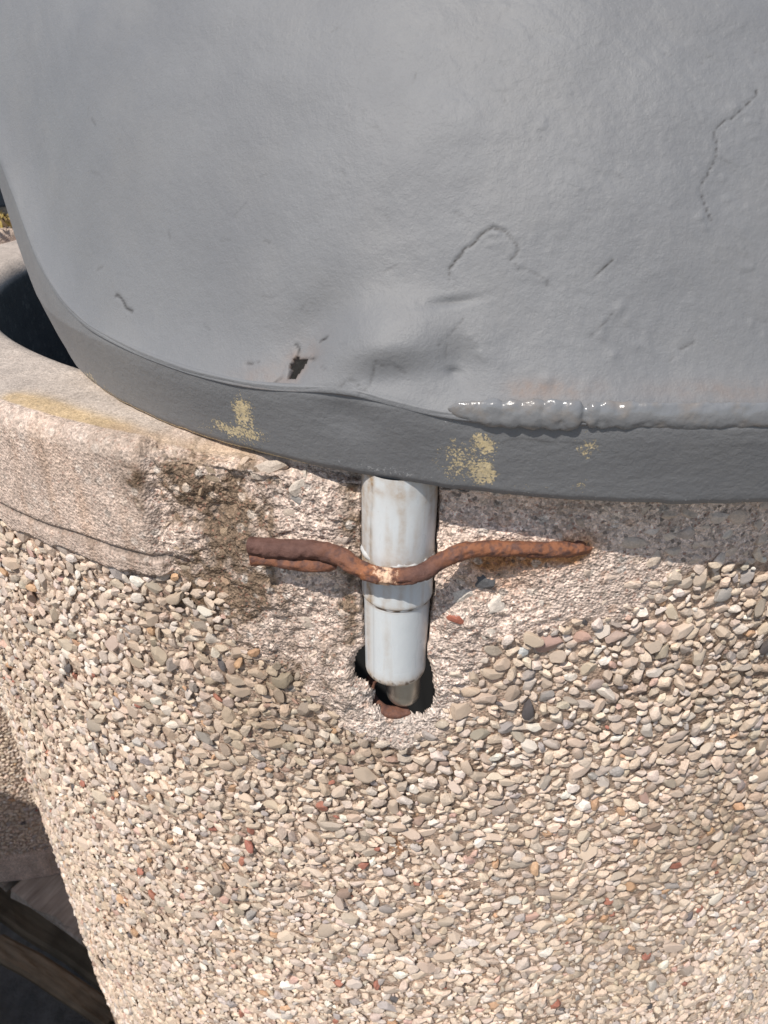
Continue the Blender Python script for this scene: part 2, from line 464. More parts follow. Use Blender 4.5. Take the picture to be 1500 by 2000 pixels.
def wall_relief(s, z, fine=True):
    """radial offset in mm of the front of the bin at arc s, height z (both mm); also zone weights"""
    ws = s + 4.5 * fbm(s / 16, z / 16, 3, 3); wz = z + 4.5 * fbm(s / 16, z / 16, 3, 9)
    sd = poly_sd(ws, wz, BROKEN)
    brk = ss(-2.5, 3.5, sd)
    zl = -47 - 8.5 * (1 - ss(-150, -120, s)) + 2.5 * fbm(s / 9, z / 9, 3, 19)
    band = ss(-1.0, 1.0, z - zl) * (1 - brk) * (1 - ss(-128, -105, s))
    matrix = np.clip(1 - brk - band, 0, 1)
    d = band * (0.25 * fbm(s / 9, z / 9, 3, 21) + 0.12 * noise(s / 1.6, z / 1.6, 0, 22))
    d = d - 1.7 * np.exp(-((z + 45.9 + 0.6 * noise(s / 20, z * 0)) / 1.25) ** 2) * (1 - ss(-137, -125, s))
    d = d + matrix * (-3.6 + 0.5 * fbm(s / 6, z / 6, 3, 25))
    rough = -3.4 + 3.0 * fbm(s / 15, z / 13, 4, 31, 0.55)
    if fine:
        cell = noise(s / 2.6, z / 2.3, 0, 37)
        rough = rough + 0.95 * np.abs(fbm(s / 5, z / 4.2, 3, 33)) + 0.55 * cell + 0.38 * noise(s / 1.15, z / 1.1, 0, 39)
    # shallow chipped bowl round the tube, deepest at the tube and at the rim
    ds = s - S_PIPE
    bowl = np.exp(-(ds / 24) ** 2) * ss(-88, -25, z) * 4.5
    left = np.exp(-((s + 114) / 18) ** 2 - ((z + 10) / 26) ** 2) * 4.2
    lump = 2.8 * np.exp(-((s + 71) / 7) ** 2 - ((z + 95) / 11) ** 2) + 2.0 * np.exp(-((s + 30) / 8) ** 2 - ((z + 62) / 16) ** 2)
    d = d + brk * (rough - bowl - left + lump)
    # right of the tube, under the lid, the rim keeps its flat cast face
    keep = brk * ss(-25, 25, s) * 0.85
    d = d * (1 - keep) + keep * (-2.4 + (0.8 * fbm(s / 4, z / 4, 3, 51) if fine else 0))
    # groove holding the tube
    rad = np.where(ds > 0, 12.7, 13.4) + 0.6 * fbm(z / 6, s / 9, 3, 41)
    rad = np.where(z < -44, rad - 1.3 * (1 - ss(-68, -44, z)), rad)
    g = -8.0 - np.sqrt(np.clip(rad ** 2 - ds ** 2, 0, None)) * (np.abs(ds) < rad)
    on = (np.abs(ds) < rad) & (z > -82)
    d = d + 0.021 * np.minimum(z + 40, 0)
    d = d - 3.2 * ss(-3.2, 0.6, poly_sd(s, z, HOLE)) ** 1.5
    d = np.where(on, np.minimum(d, g), d)
    return d, brk, band, matrix

def wall_colour(s, z, brk, band, matrix, top):
    n1 = fbm(s / 22, z / 22, 4, 61); n2 = fbm(s / 7, z / 7, 4, 63)
    c_band = np.array([0.59, 0.465, 0.385]); c_top = np.array([0.48, 0.412, 0.355])
    c_mat = np.array([0.46, 0.345, 0.265]); c_brk = np.array([0.735, 0.59, 0.50])
    c = (brk[..., None] * c_brk + band[..., None] * c_band + matrix[..., None] * c_mat)
    c = c * (1 + 0.10 * n1 + 0.08 * n2)[..., None]
    # weathering: brown-olive growth in the broken rim left of the tube
    st = np.zeros(s.shape)
    for (a, b, ra, rb, w) in ((-130, -14, 18, 15, 1.0), (-113, -30, 15, 24, 1.15), (-120, -56, 24, 18, 0.9), (-104, -48, 10, 14, 0.7), (-138, -8, 10, 8, 0.7), (-104, -5, 12, 8, 0.5), (-69, -56, 5, 20, 0.6), (-77, -78, 10, 12, 0.35), (-100, -96, 40, 35, 0.35), (-45, -140, 60, 40, 0.3), (-68, -8, 4, 30, 0.6), (60, -90, 50, 40, 0.3)):
        st = np.maximum(st, w * np.exp(-((s - a) / ra) ** 2 - ((z - b) / rb) ** 2))
    st = np.clip(st * 1.4 + (0.9 * n2 + 0.45 * noise(s / 2.2, z / 2.2, 0, 67)) * ss(0.05, 0.35, st), 0, 1)
    c = c * (1 - st[..., None]) + st[..., None] * c * np.array([0.31, 0.275, 0.225])
    # dirty streaks on the cast band
    stk = band * np.clip(fbm(s / 5, z / 40, 3, 71) * 1.3, 0, 1) * 0.5
    c = c * (1 - stk[..., None] * np.array([0.3, 0.4, 0.5]))
    grv = np.exp(-((z + 46.1) / 1.8) ** 2) * (1 - ss(-137, -125, s)) * (1 - top)  # colour darkened along the groove line
    c = c * (1 - 0.45 * grv[..., None])
    # rust bleeding from the bar's embedded end
    rs = 1.2 * np.exp(-((z + 28.0 - 0.12 * (s + 15)) / 4.0) ** 2) * ss(-32, -22, s) * (1 - ss(4, 12, s)) + 0.8 * np.exp(-((s - 7) / 6) ** 2 - ((z + 23) / 5) ** 2)
    rs = rs + 0.35 * np.exp(-((s + 18) / 14) ** 2 - ((z + 36) / 8) ** 2) + 0.5 * np.exp(-((s + 50) / 5) ** 2 - ((z + 182) / 10) ** 2)
    rs = np.clip(rs * (1.05 + 0.9 * n2), 0, 0.9)[..., None]
    c = c * (1 - rs) + rs * np.array([0.50, 0.22, 0.075])
    # pale dust round the hole
    ef = brk * np.exp(-((s + 46) / 26) ** 2 - ((z + 99) / 26) ** 2) * 0.5
    c = c + ef[..., None] * (np.array([0.70, 0.63, 0.57]) - c)
    # rim top: smooth trowelled cement with a smear of yellow paint
    t = top[..., None]
    ct = c_top * (1 + 0.07 * n1 + 0.05 * n2)[..., None]
    c = c * (1 - t * (1 - brk[..., None] * 0.55)) + t * (1 - brk[..., None] * 0.55) * ct
    return np.clip(c, 0.01, 0.95)

def nonuni(*segs):
    out = []
    for a, b, st in segs:
        n = max(2, int(round(abs(b - a) / st)) + 1)
        out.append(np.linspace(a, b, n)[:-1] if (a, b, st) != segs[-1] else np.linspace(a, b, n))
    return np.concatenate(out)

def build_wall(name, full, mat=M_CONC):
    """the whole pot: inner wall, rounded rim, outer wall; `full` adds the broken front"""
    RM, RIN, RC = 380.0, 322.0, 7.0
    if full:
        sarr = nonuni((-1193.8, -385, 24), (-385, -210, 2.6), (-210, -150, 1.3), (-150, 78, 0.58), (78, 110, 1.3), (110, 310, 3.0), (310, 1193.8, 24))
    else:
        sarr = nonuni((-1193.8, 1193.8, 12.0))
    # profile: (r, z, arc) from the inner floor over the rim to the base
    prof = [(RIN - 4 * (1 - ss(-500, 0, np.array(zz))), zz, -1.0, 1) for zz in np.linspace(-800, -14, 24)]
    for a in np.linspace(0, math.pi / 2, 8):
        prof.append((RIN + 13 - 13 * math.cos(a), -13 + 13 * math.sin(a), -1, 1))
    rr = nonuni((RIN + 15, RM - RC - 1, 2.2 if full else 6))
    for r_ in rr: prof.append((r_, 0, -(RM - r_), 1))
    for a in np.linspace(0.02, math.pi / 2 - 0.02, 14): prof.append((RM - RC + RC * math.sin(a), -RC + RC * math.cos(a), 0, 0.5))
    zz = nonuni((-RC - 0.4, -128, 0.58), (-128, -170, 2.0), (-170, -575, 5.0), (-575, -850, 25)) if full else nonuni((-RC - 1, -60, 2.5), (-60, -780, 10.0), (-780, -850, 4))
    for z_ in zz: prof.append((RM, z_, -z_, 0))
    prof = np.array([(float(p[0]), float(p[1]), float(p[2]), float(p[3])) for p in prof])
    n, m = len(sarr), len(prof)
    s = np.repeat(sarr[:, None], m, 1)
    r = np.repeat(prof[None, :, 0], n, 0); z = np.repeat(prof[None, :, 1], n, 0)
    outer = (prof[:, 3] < 0.9)
    th = s / RM
    d = np.zeros((n, m)); dz = np.zeros((n, m))
    topm = np.zeros((n, m))
    zq = np.minimum(z, -0.0)
    if full:
        relief, brk, band, matrix = wall_relief(s, zq)
    else:
        z_band = ss(-46, -44, zq); base = 1 - ss(-803, -796, zq)
        brk = np.zeros((n, m)); band = np.clip(z_band + base, 0, 1); matrix = 1 - band
        relief = matrix * -3.0 + 0.4 * fbm(s / 9, z / 9, 3, 77)
    topm = np.repeat(ss(0.3, 0.9, prof[:, 3])[None, :], n, 0)
    inner = np.repeat((prof[:, 1] < -1)[None, :] & (prof[:, 3] > 0.9)[None, :], n, 0)
    # fade relief over the rounded edge and along the rim's top
    e_in = np.clip(RM - r, 0, None)
    is_out = np.repeat(outer[None, :], n, 0)
    w_out = np.where(is_out, 1.0, np.exp(-(e_in / 9.0) ** 2) * (~inner))
    zn = np.where(is_out, np.clip((z + RC) / RC, 0, 1), 1.0)       # share of the normal that points up
    up = np.clip(zn, 0, 1) * 0.8
    d = np.where(is_out, relief * (1 - up * 0.6), relief * 0.25 * w_out)
    dz = np.where(is_out, relief * up, relief * 0.75 * w_out)
    dz = dz + np.where(is_out, 0, 0.35 * fbm(s / 14, r / 14, 3, 81) + 0.15 * noise(s / 3, r / 3, 0, 83)) * (~inner)
    # the groove's back opens through the rim's top
    rr_ = r + d; zz_ = z + dz
    P = np.stack([rr_ * np.sin(th), -rr_ * np.cos(th), zz_], -1) / 1000.0
    col = wall_colour(s, zq, brk, band, matrix, topm)
    if full:
        # yellow paint rubbed on the rim's top, brown dust nearer the lid
        yx, yy = P[..., 0], P[..., 1]
        ya = line_d(yx * 1000, yy * 1000, [(-199.3, -309.1), (-186.9, -316), (-168.3, -329.5), (-150, -341)])
        y = np.clip(1.25 * np.exp(-(ya / 6.0) ** 2) * (0.85 + 0.35 * fbm(s / 7, r / 7, 3, 87)), 0, 0.78) * ss(0.2, 0.6, topm)
        col = col * (1 - y[..., None]) + y[..., None] * np.array([0.54, 0.385, 0.20])
        yb = line_d(yx * 1000, yy * 1000, [(-152, -340), (-127.3, -350), (-103, -356)])
        y = 0.75 * np.exp(-(yb / 5.5) ** 2) * topm
        col = col * (1 - y[..., None]) + y[..., None] * np.array([0.46, 0.33, 0.22])
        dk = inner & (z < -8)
        col[dk] = np.array([0.10, 0.097, 0.092])  # shade inside the pot put into the inner wall's colour
    else:
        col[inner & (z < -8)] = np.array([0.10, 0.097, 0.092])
    a = np.clip(brk + matrix * 0.6 + band * 0.55, 0, 1) * (1 - topm * 0.75)
    rgba = np.concatenate([col, a[..., None]], -1)
    f = grid_faces(n, m)
    V = P.reshape(-1, 3); C = rgba.reshape(-1, 4)
    if full:
        sc = s + 0.8 * noise(s / 3.5, z / 3.5, 0, 91); zc = z + 0.8 * noise(s / 3.5, z / 3.5, 0, 93)
        hole_v = (poly_sd(sc, zc, HOLE) > 0) & is_out
        hole_in = inner & (np.abs(s + 52) < 40) & (z < -40) & (z > -190)
        hm = (hole_v | hole_in).reshape(-1)
        keep = ~(hm[f].any(1))
        outf = is_out.reshape(-1)[f].all(1)
        fo = f[keep & outf]
        # throat of the hole: the open edge run inwards through the wall
        e = np.concatenate([fo[:, [i, (i + 1) % 4]] for i in range(4)])
        key = np.sort(e, 1); _, idx, cnt = np.unique(key, axis=0, return_index=True, return_counts=True)
        be = e[idx[cnt == 1]]
        sv, zv = s.reshape(-1), z.reshape(-1)
        be = be[(np.abs(sv[be] + 52) < 40).all(1) & (zv[be] < -52).all(1) & (zv[be] > -120).all(1)]
        used = np.unique(be)
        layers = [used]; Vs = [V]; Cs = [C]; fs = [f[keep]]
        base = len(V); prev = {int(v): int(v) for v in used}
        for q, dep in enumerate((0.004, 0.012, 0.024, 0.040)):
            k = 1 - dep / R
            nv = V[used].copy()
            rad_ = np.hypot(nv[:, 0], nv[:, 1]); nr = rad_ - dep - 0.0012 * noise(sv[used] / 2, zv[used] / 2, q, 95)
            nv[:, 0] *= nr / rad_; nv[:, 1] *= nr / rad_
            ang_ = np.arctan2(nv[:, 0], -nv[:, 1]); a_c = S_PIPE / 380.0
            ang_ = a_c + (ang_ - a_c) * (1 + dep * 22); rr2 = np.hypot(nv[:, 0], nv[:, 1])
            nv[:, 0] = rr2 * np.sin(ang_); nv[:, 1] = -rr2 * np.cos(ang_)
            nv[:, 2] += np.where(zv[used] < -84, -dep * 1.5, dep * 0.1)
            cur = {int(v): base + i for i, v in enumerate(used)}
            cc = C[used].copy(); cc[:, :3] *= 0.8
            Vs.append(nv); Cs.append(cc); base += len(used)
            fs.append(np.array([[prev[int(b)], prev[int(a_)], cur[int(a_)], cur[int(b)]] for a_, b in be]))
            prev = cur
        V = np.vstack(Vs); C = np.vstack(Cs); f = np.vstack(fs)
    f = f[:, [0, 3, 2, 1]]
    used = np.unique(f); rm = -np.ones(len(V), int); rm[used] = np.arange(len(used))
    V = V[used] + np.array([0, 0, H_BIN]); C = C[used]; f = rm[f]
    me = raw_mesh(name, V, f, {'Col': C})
    me.materials.append(mat)
    return me

# ------------------------------------------------------------------ pebbles
def ico(sub):
    import bmesh
    bm = bmesh.new(); bmesh.ops.create_icosphere(bm, subdivisions=sub, radius=1.0)
    v = np.array([p.co[:] for p in bm.verts]); f = np.array([[q.index for q in p.verts] for p in bm.faces]); bm.free()
    return v, f

def pebble_shape(v, seed):
    r = np.random.default_rng(seed)
    p = v.copy()
    for _ in range(r.integers(9, 15)):                  # broken-stone facets, edges worn round
        nrm = r.normal(size=3); nrm /= np.linalg.norm(nrm); h = r.uniform(0.42, 0.82)
        dd = p @ nrm - h
        p = p - np.outer(np.where(dd > 0, dd * 0.95, 0), nrm)
    p += 0.05 * np.stack([noise(p[:, 0] * 2 + k * 7, p[:, 1] * 2, p[:, 2] * 2, seed + k) for k in range(3)], -1)
    p -= p.mean(0)
    return p / np.abs(p).max(0)

V2, F2 = ico(2); V3, F3 = ico(3)
NV2 = len(V2)
SHAPES = []
for q in range(16):
    lo = pebble_shape(V2, 100 + q); hi = pebble_shape(V3, 100 + q)
    kl = (lo[F2].mean(1)[:, 2] > -0.35); kh = (hi[F3].mean(1)[:, 2] > -0.5)
    def compact(v, f):
        u = np.unique(f); m = -np.ones(len(v), int); m[u] = np.arange(len(u)); return v[u], m[f]
    SHAPES.append((compact(lo, F2[kl]), compact(hi, F3[kh])))
PALETTE = np.array([(0.73, 0.605, 0.475), (0.67, 0.55, 0.43), (0.60, 0.51, 0.425), (0.80, 0.71, 0.615), (0.45, 0.41, 0.375), (0.53, 0.46, 0.37),
                    (0.42, 0.19, 0.135), (0.64, 0.42, 0.26), (0.13, 0.12, 0.12), (0.62, 0.43, 0.35), (0.38, 0.28, 0.22)])
PAL_W = np.array([0.32, 0.26, 0.16, 0.12, 0.035, 0.06, 0.008, 0.012, 0.002, 0.012, 0.008]); PAL_W /= PAL_W.sum()

def scatter(s0, s1, z0, z1, tiers, accept, rng, k=0.81):
    """variable-size dart throwing on the unrolled wall (mm)"""
    cell = 5.0; grid = {}; out = []
    for (rmin, rmax, tries) in tiers:
        S = rng.uniform(s0, s1, tries); Z = rng.uniform(z0, z1, tries); Rr = rng.uniform(rmin, rmax, tries)
        ok = accept(S, Z)
        for x, y, r in zip(S[ok], Z[ok], Rr[ok]):
            gi, gj = int(x // cell), int(y // cell); good = True
            for a in (-2, -1, 0, 1, 2):
                for b in (-2, -1, 0, 1, 2):
                    for (x2, y2, r2) in grid.get((gi + a, gj + b), ()):
                        m = k * (r + r2)
                        if (x - x2) ** 2 + (y - y2) ** 2 < m * m: good = False; break
                    if not good: break
                if not good: break
            if good:
                grid.setdefault((gi, gj), []).append((x, y, r)); out.append((x, y, r))
    return np.array(out)

def pebble_frames(pts, rng, depth):
    """matrices (n,3,3), centres (n,3) in metres, in the pot's own frame (origin at its base)"""
    n = len(pts); th = pts[:, 0] / 380.0
    N = np.stack([np.sin(th), -np.cos(th), 0 * th], -1); T = np.stack([np.cos(th), np.sin(th), 0 * th], -1); K = np.zeros((n, 3)); K[:, 2] = 1
    phi = rng.normal(0.15, 0.75, n)
    A = np.cos(phi)[:, None] * T + np.sin(phi)[:, None] * K; B = -np.sin(phi)[:, None] * T + np.cos(phi)[:, None] * K
    tl = rng.normal(0, 0.22, (n, 2))
    Nn = N + tl[:, :1] * A + tl[:, 1:] * B; Nn /= np.linalg.norm(Nn, axis=1, keepdims=True)
    A = A - (A * Nn).sum(1)[:, None] * Nn; A /= np.linalg.norm(A, axis=1, keepdims=True); B = np.cross(Nn, A)
    asp = rng.uniform(1.1, 2.1, n) ** 0.5
    a = pts[:, 2] * asp * 1.08; b = pts[:, 2] / asp * 1.08; c = np.minimum(pts[:, 2] * rng.uniform(0.5, 0.8, n), 1.9)
    M = np.stack([A * a[:, None], B * b[:, None], Nn * c[:, None]], -1) / 1000.0
    rad = 380.0 + depth
    ctr = N * rad[:, None]; ctr[:, 2] = pts[:, 1]
    ctr = ctr / 1000.0; ctr[:, 2] += H_BIN
    return M, ctr, np.maximum(a, b)

def joined_pebbles(name, M, ctr, col, rng):
    vs_, fs_, cs_ = [], [], []; base = 0
    kind = rng.integers(0, len(SHAPES), len(M))
    for q in range(len(SHAPES)):
        idx = np.where(kind == q)[0]
        if len(idx) == 0: continue
        (v, f), _ = SHAPES[q]
        P = np.einsum('nij,kj->nki', M[idx], v) + ctr[idx][:, None, :]
        vs_.append(P.reshape(-1, 3)); fs_.append((f[None] + (np.arange(len(idx)) * len(v))[:, None, None]).reshape(-1, 3) + base)
        cs_.append(np.repeat(col[idx], len(v), 0)); base += P.shape[0] * P.shape[1]
    C = np.vstack(cs_); C = np.hstack([C, np.ones((len(C), 1))])
    return raw_mesh(name, np.vstack(vs_), np.vstack(fs_), {'Col': C}, smooth=False)

HI_MESH = []
for q in range(len(SHAPES)):
    v, f = SHAPES[q][1]
    me = raw_mesh('pebble', v, f, {'Col': np.ones((len(v), 4))}, smooth=False); me.materials.append(M_PEB); HI_MESH.append(me)

def colours(n, rng):
    c = PALETTE[rng.choice(len(PALETTE), n, p=PAL_W)] * rng.uniform(0.84, 1.14, (n, 1)) * rng.normal(1, 0.013, (n, 3))
    return np.clip(c * np.array([1.01, 0.98, 0.99]), 0.02, 0.85)

def single_pebbles(parent, M, ctr, col, rng):
    for k in range(len(M)):
        o = bpy.data.objects.new('pebble', HI_MESH[int(rng.integers(0, len(HI_MESH)))])
        COL.objects.link(o); o.parent = parent
        o.matrix_local = Matrix([[*M[k, 0], ctr[k, 0]], [*M[k, 1], ctr[k, 1]], [*M[k, 2], ctr[k, 2]], [0, 0, 0, 1]])
        o.color = (*col[k], 1)

# projected size as the photograph shows it, to choose which pebbles become objects of their own
_fw = np.array([0, math.cos(PITCH), -math.sin(PITCH)]); _up = np.array([0, math.sin(PITCH), math.cos(PITCH)])
def shown_size(ctr, size, origin):
    w = ctr + np.asarray(origin) - CAM
    dep = w @ _fw; x = w[:, 0] / dep * 1450; y = -(w @ _up) / dep * 1450
    vis = (np.abs(x) < 755) & (np.abs(y) < 1005) & (dep > 0)
    return np.where(vis, size / np.maximum(dep, 0.05), 0)

# ---- main bin
bin1 = thing('concrete_litter_bin', 'sunlit pebble-faced concrete bin with a broken rim, in the foreground', 'litter bin', (0, 0, Z_DECK), 'pebbled concrete bins')
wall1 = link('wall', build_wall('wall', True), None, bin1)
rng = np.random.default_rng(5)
def accept_main(S, Z):
    ws = S + 4.5 * fbm(S / 16, Z / 16, 3, 3); wz = Z + 4.5 * fbm(S / 16, Z / 16, 3, 9)
    return (poly_sd(ws, wz, BROKEN) < 1.0 + rng.normal(0, 2.0, S.shape)) & np.where(S < -105, Z < -48.5 - 8.5 * (1 - ss(-150, -120, S)) + 2.5 * fbm(S / 9, Z / 9, 3, 19), Z < -3.5)
pts = scatter(-390, 315, -570, -3, ((3.3, 4.6, 420), (2.4, 3.3, 9000), (1.75, 2.5, 30000), (1.2, 1.75, 45000), (0.75, 1.2, 55000)), accept_main, rng)
rel, _, _, _ = wall_relief(pts[:, 0], pts[:, 1], False)
M_, ctr_, size_ = pebble_frames(pts, rng, rel + 0.5 + rng.normal(0, 0.5, len(pts)))
col_ = colours(len(pts), rng)
# dark grime between and over the stones below the broken rim and in a few streaks
gr = np.clip(0.5 * np.exp(-((pts[:, 0] + 100) / 55) ** 2 - ((pts[:, 1] + 105) / 40) ** 2) + 0.45 * fbm(pts[:, 0] / 45, pts[:, 1] / 60, 4, 15) + 0.35 * np.exp(-((pts[:, 0] - 90) / 45) ** 2 - ((pts[:, 1] + 170) / 90) ** 2), 0, 0.62)
col_ = col_ * (1 - gr[:, None] * np.array([0.55, 0.6, 0.7]))
order = np.argsort(-shown_size(ctr_, size_, (0, 0, Z_DECK)))
big, rest = order[:300], order[300:]
single_pebbles(wall1, M_[big], ctr_[big], col_[big], rng)
pl = link('pebble_layer', joined_pebbles('pebble_layer', M_[rest], ctr_[rest], col_[rest], rng), M_PEB, wall1); pl['kind'] = 'stuff'
# stones lying flush in the broken mortar
def accept_flush(S, Z):
    sd = poly_sd(S, Z, BROKEN)
    return (sd > 2) & (Z < -4) & (np.abs(S - S_PIPE) > 19) & (poly_sd(S, Z, HOLE) < -7)
fr = scatter(25, 130, -60, -3, ((2.2, 3.6, 260), (1.3, 2.2, 700)), accept_flush, rng, 1.0)
fp = scatter(-144, 25, -118, -3, ((2.4, 3.8, 110), (1.4, 2.4, 420), (0.7, 1.4, 1500)), accept_flush, rng, 1.25)
known = np.array([(-22.6, -38.0, 4.0), (-31.0, -53.0, 2.4), (-28.6, -54.5, 1.6), (12.3, -54.0, 2.8), (-5.7, -69.1, 3.4), (-97, -5, 4.6), (-85, -8, 4.0), (-86.2, -15.0, 3.6), (-29.8, -46.5, 4.2), (-18.0, -47.3, 4.0), (-18.8, -59.1, 3.0)])
kc = np.array([(0.10, 0.10, 0.105), (0.42, 0.15, 0.10), (0.36, 0.14, 0.10), (0.11, 0.10, 0.10), (0.62, 0.62, 0.60), (0.62, 0.53, 0.45), (0.62, 0.54, 0.46), (0.34, 0.32, 0.30), (0.70, 0.63, 0.55), (0.70, 0.62, 0.54), (0.66, 0.58, 0.5)])
fp = fp[np.min(np.hypot(fp[:, :1] - known[None, :, 0], fp[:, 1:2] - known[None, :, 1]) - known[None, :, 2], 1) > 1.5]
fp = np.vstack([known, fp, fr])
relf, _, _, _ = wall_relief(fp[:, 0], fp[:, 1], True)
Mf, cf, sf = pebble_frames(fp, rng, np.where(np.arange(len(fp)) < len(known), relf - np.where(fp[:, 0] < -80, 1.5, 1.05), relf - 1.7 + 1.2 * ss(0, 40, fp[:, 0]) + rng.normal(0, 0.3, len(fp))))
colf = np.vstack([kc, colours(len(fp) - len(known), rng)])
colf[len(kc):] = 0.5 * colf[len(kc):] + 0.5 * np.array([0.66, 0.55, 0.46])
st_f = np.clip(np.exp(-((fp[:, 0] + 122) / 24) ** 2 - ((fp[:, 1] + 30) / 32) ** 2), 0, 0.75)[:, None]
colf = colf * (1 - st_f * np.array([0.5, 0.58, 0.7]))
fl = link('mortar_stones', joined_pebbles('mortar_stones', Mf, cf, np.clip(colf, 0, 0.85), rng), M_PEB, wall1); fl['kind'] = 'stuff'

# ---- neighbouring bin behind on the left
NB = np.array([-0.6135, 0.452])
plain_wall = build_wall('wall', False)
def floor_disc(parent):  # added dark disc that keeps the view through the hole black
    a = np.linspace(0, 2 * math.pi, 64, endpoint=False); rr_ = np.array([0.001, 0.1, 0.2, 0.3, 0.33]); A, Q = np.meshgrid(a, rr_, indexing='ij')
    Z = 0.02 * fbm(Q * np.cos(A) * 14, Q * np.sin(A) * 14, 3, 9)
    me = raw_mesh('shade_floor', np.stack([Q * np.cos(A), Q * np.sin(A), Z], -1).reshape(-1, 3), grid_faces(64, 5, True), {'Col': np.tile(np.array([0.018, 0.017, 0.016, 0.5]), (64 * 5, 1))})
    return link('shade_floor', me, M_SHADE, parent, (0, 0, 0.35))
floor_disc(bin1)
bin2 = thing('concrete_litter_bin', 'shaded pebble-faced concrete bin partly hidden behind, at the left edge', 'litter bin', (NB[0], NB[1], Z_DECK), 'pebbled concrete bins')
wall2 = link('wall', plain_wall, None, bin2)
pts2 = scatter(0, 330, -797, -350, ((2.6, 3.8, 500), (1.8, 2.7, 16000), (1.2, 1.8, 20000)), lambda S, Z: (Z < -48) & (Z > -797), rng)
M2, c2, s2 = pebble_frames(pts2, rng, -2.2 + rng.normal(0, 0.5, len(pts2)))
col2 = colours(len(pts2), rng)
sz2 = shown_size(c2, s2, (NB[0], NB[1], Z_DECK))
face2 = (np.stack([np.sin(pts2[:, 0] / 380), -np.cos(pts2[:, 0] / 380)], -1) * (CAM[:2] - NB - c2[:, :2])).sum(1) > 0
wpos = c2 + np.array([NB[0], NB[1], Z_DECK]) - CAM
px2 = 750 + wpos[:, 0] / (wpos @ _fw) * 1450; py2 = 1000 - (wpos @ _up) / (wpos @ _fw) * 1450
inview2 = face2 & (px2 > 0) & (px2 < 150) & (py2 > 1320) & (py2 < 1700) & (px2 < (py2 - 1300) * 0.37)
order2 = np.argsort(-(sz2 * inview2)); big2 = order2[:min(200, int(inview2.sum()))]
mask2 = np.ones(len(pts2), bool); mask2[big2] = False
single_pebbles(wall2, M2[big2], c2[big2], col2[big2], rng)
pl2 = link('pebble_layer', joined_pebbles('pebble_layer', M2[mask2], c2[mask2], col2[mask2], rng), M_PEB, wall2); pl2['kind'] = 'stuff'

# ---- an added third bin, out of view on the left, placed to cast shade
shade_bin = thing('concrete_litter_bin', 'added concrete bin out of view on the left, placed to shade the pallet', 'litter bin', (-0.99, -0.64, Z_DECK), 'pebbled concrete bins')
link('wall', plain_wall, None, shade_bin)
shade_bin_pallet = copy_tree(pallet, (-1.45, -1.20, Z_GROUND), math.radians(38), 'added weathered grey pallet out of view on the left, under the shading bin')  # unseen pallet added to carry the shading bin

#LIDBEGIN
# ------------------------------------------------------------------ the steel lid
LC = np.array([0.0274, -0.1374]); RL = 0.2562
TH_MID = 5.0
_K = np.array([(-112, .196), (-100, .172), (-90, .150), (-82, .128), (-75, .106), (-70, .088), (-66, .072), (-62, .0560), (-57.8, .0448), (-51.5, .0337), (-46.6, .0288), (-39.1, .0263), (-33.5, .0250),
               (-29.6, .0249), (-27.0, .0255), (-24.5, .0268), (-22.9, .0279), (-20.7, .0286), (-18.6, .0272), (-17.2, .0263), (-15.2, .0252), (-13.9, .0248), (-10.7, .0254), (-4.5, .0270), (5.0, .0275)])
def crease_z(th):
    t = np.where(th > TH_MID, 2 * TH_MID - th, th)
    out = 0
    wd = 1.5 + 5.5 * ss(-56, -70, t)
    for dlt, w in ((-1, .15), (-.5, .2), (0, .3), (.5, .2), (1, .15)):
        out = out + w * np.interp(t + dlt * wd, _K[:, 0], _K[:, 1])
    return out + 0.0016
def lid_r(th, z):
    t = np.where(th > TH_MID, 2 * TH_MID - th, th)
    side = 0
    for dlt, w in ((-6, .15), (-3, .2), (0, .3), (3, .2), (6, .15)):
        side = side + w * np.interp(-t + dlt, [48, 63, 67, 70, 75, 82, 90, 112], [0, .0002, .0020, .0070, .017, .031, .044, .060])
    side = side * ss(0.0, 0.05, z)
    return RL + 0.0068 * np.clip(z / 0.026, 0, 1.0) + side          # the skirt leans in a little towards its lower edge
def lid_pt(th, z, r):
    a = np.radians(th)
    return np.stack([LC[0] + r * np.sin(a), LC[1] - r * np.cos(a), z + 0 * a], -1)

def panel_surface():
    th = nonuni((-112, -100, 1.5), (-100, 24, 0.15), (24, 122, 1.5))
    v = nonuni((0, 0.40, 0.00135), (0.40, 1.0, 0.02))
    zk = crease_z(th)
    K = lid_pt(th, zk, lid_r(th, zk))
    tx = LC[0] + 0.55 * (K[:, 0] - LC[0])
    T = np.stack([tx, np.full_like(tx, -0.05), 0.285 - 0.6 * (tx - LC[0]) ** 2], -1)
    vv = v[None, :, None]
    run, rise = 0.28 * vv + 0.72 * vv ** 1.75, np.sin(vv * math.pi / 2) ** 0.97       # a hood: steep at the fold, flatter towards the ridge
    P = np.concatenate([K[:, None, :2] * (1 - run) + T[:, None, :2] * run, K[:, None, 2:] * (1 - rise) + T[:, None, 2:] * rise], -1)
    L = np.linalg.norm(T - K, axis=1)[:, None]
    dist = np.concatenate([np.zeros((len(th), 1)), np.cumsum(np.linalg.norm(np.diff(P, axis=1), axis=-1), axis=1)], 1)    # metres up from the fold
    # rolled fold: the sheet starts tangent to the skirt
    dirs = (T - K) / L
    fold = 0.0016 * np.exp(-dist / 0.0040)
    P[..., 2] -= fold
    rad = P[..., :2] - LC; rl = np.linalg.norm(rad, axis=-1, keepdims=True)
    # the sheet flares out to a narrow ledge before the fold
    P[..., :2] -= rad / rl * (0.0075 * (1 - np.exp(-dist / 0.0085)) - 0.0002 * np.exp(-dist / 0.0040))[..., None]
    th2 = np.repeat(th[:, None], len(v), 1)
    return th2, dist, P
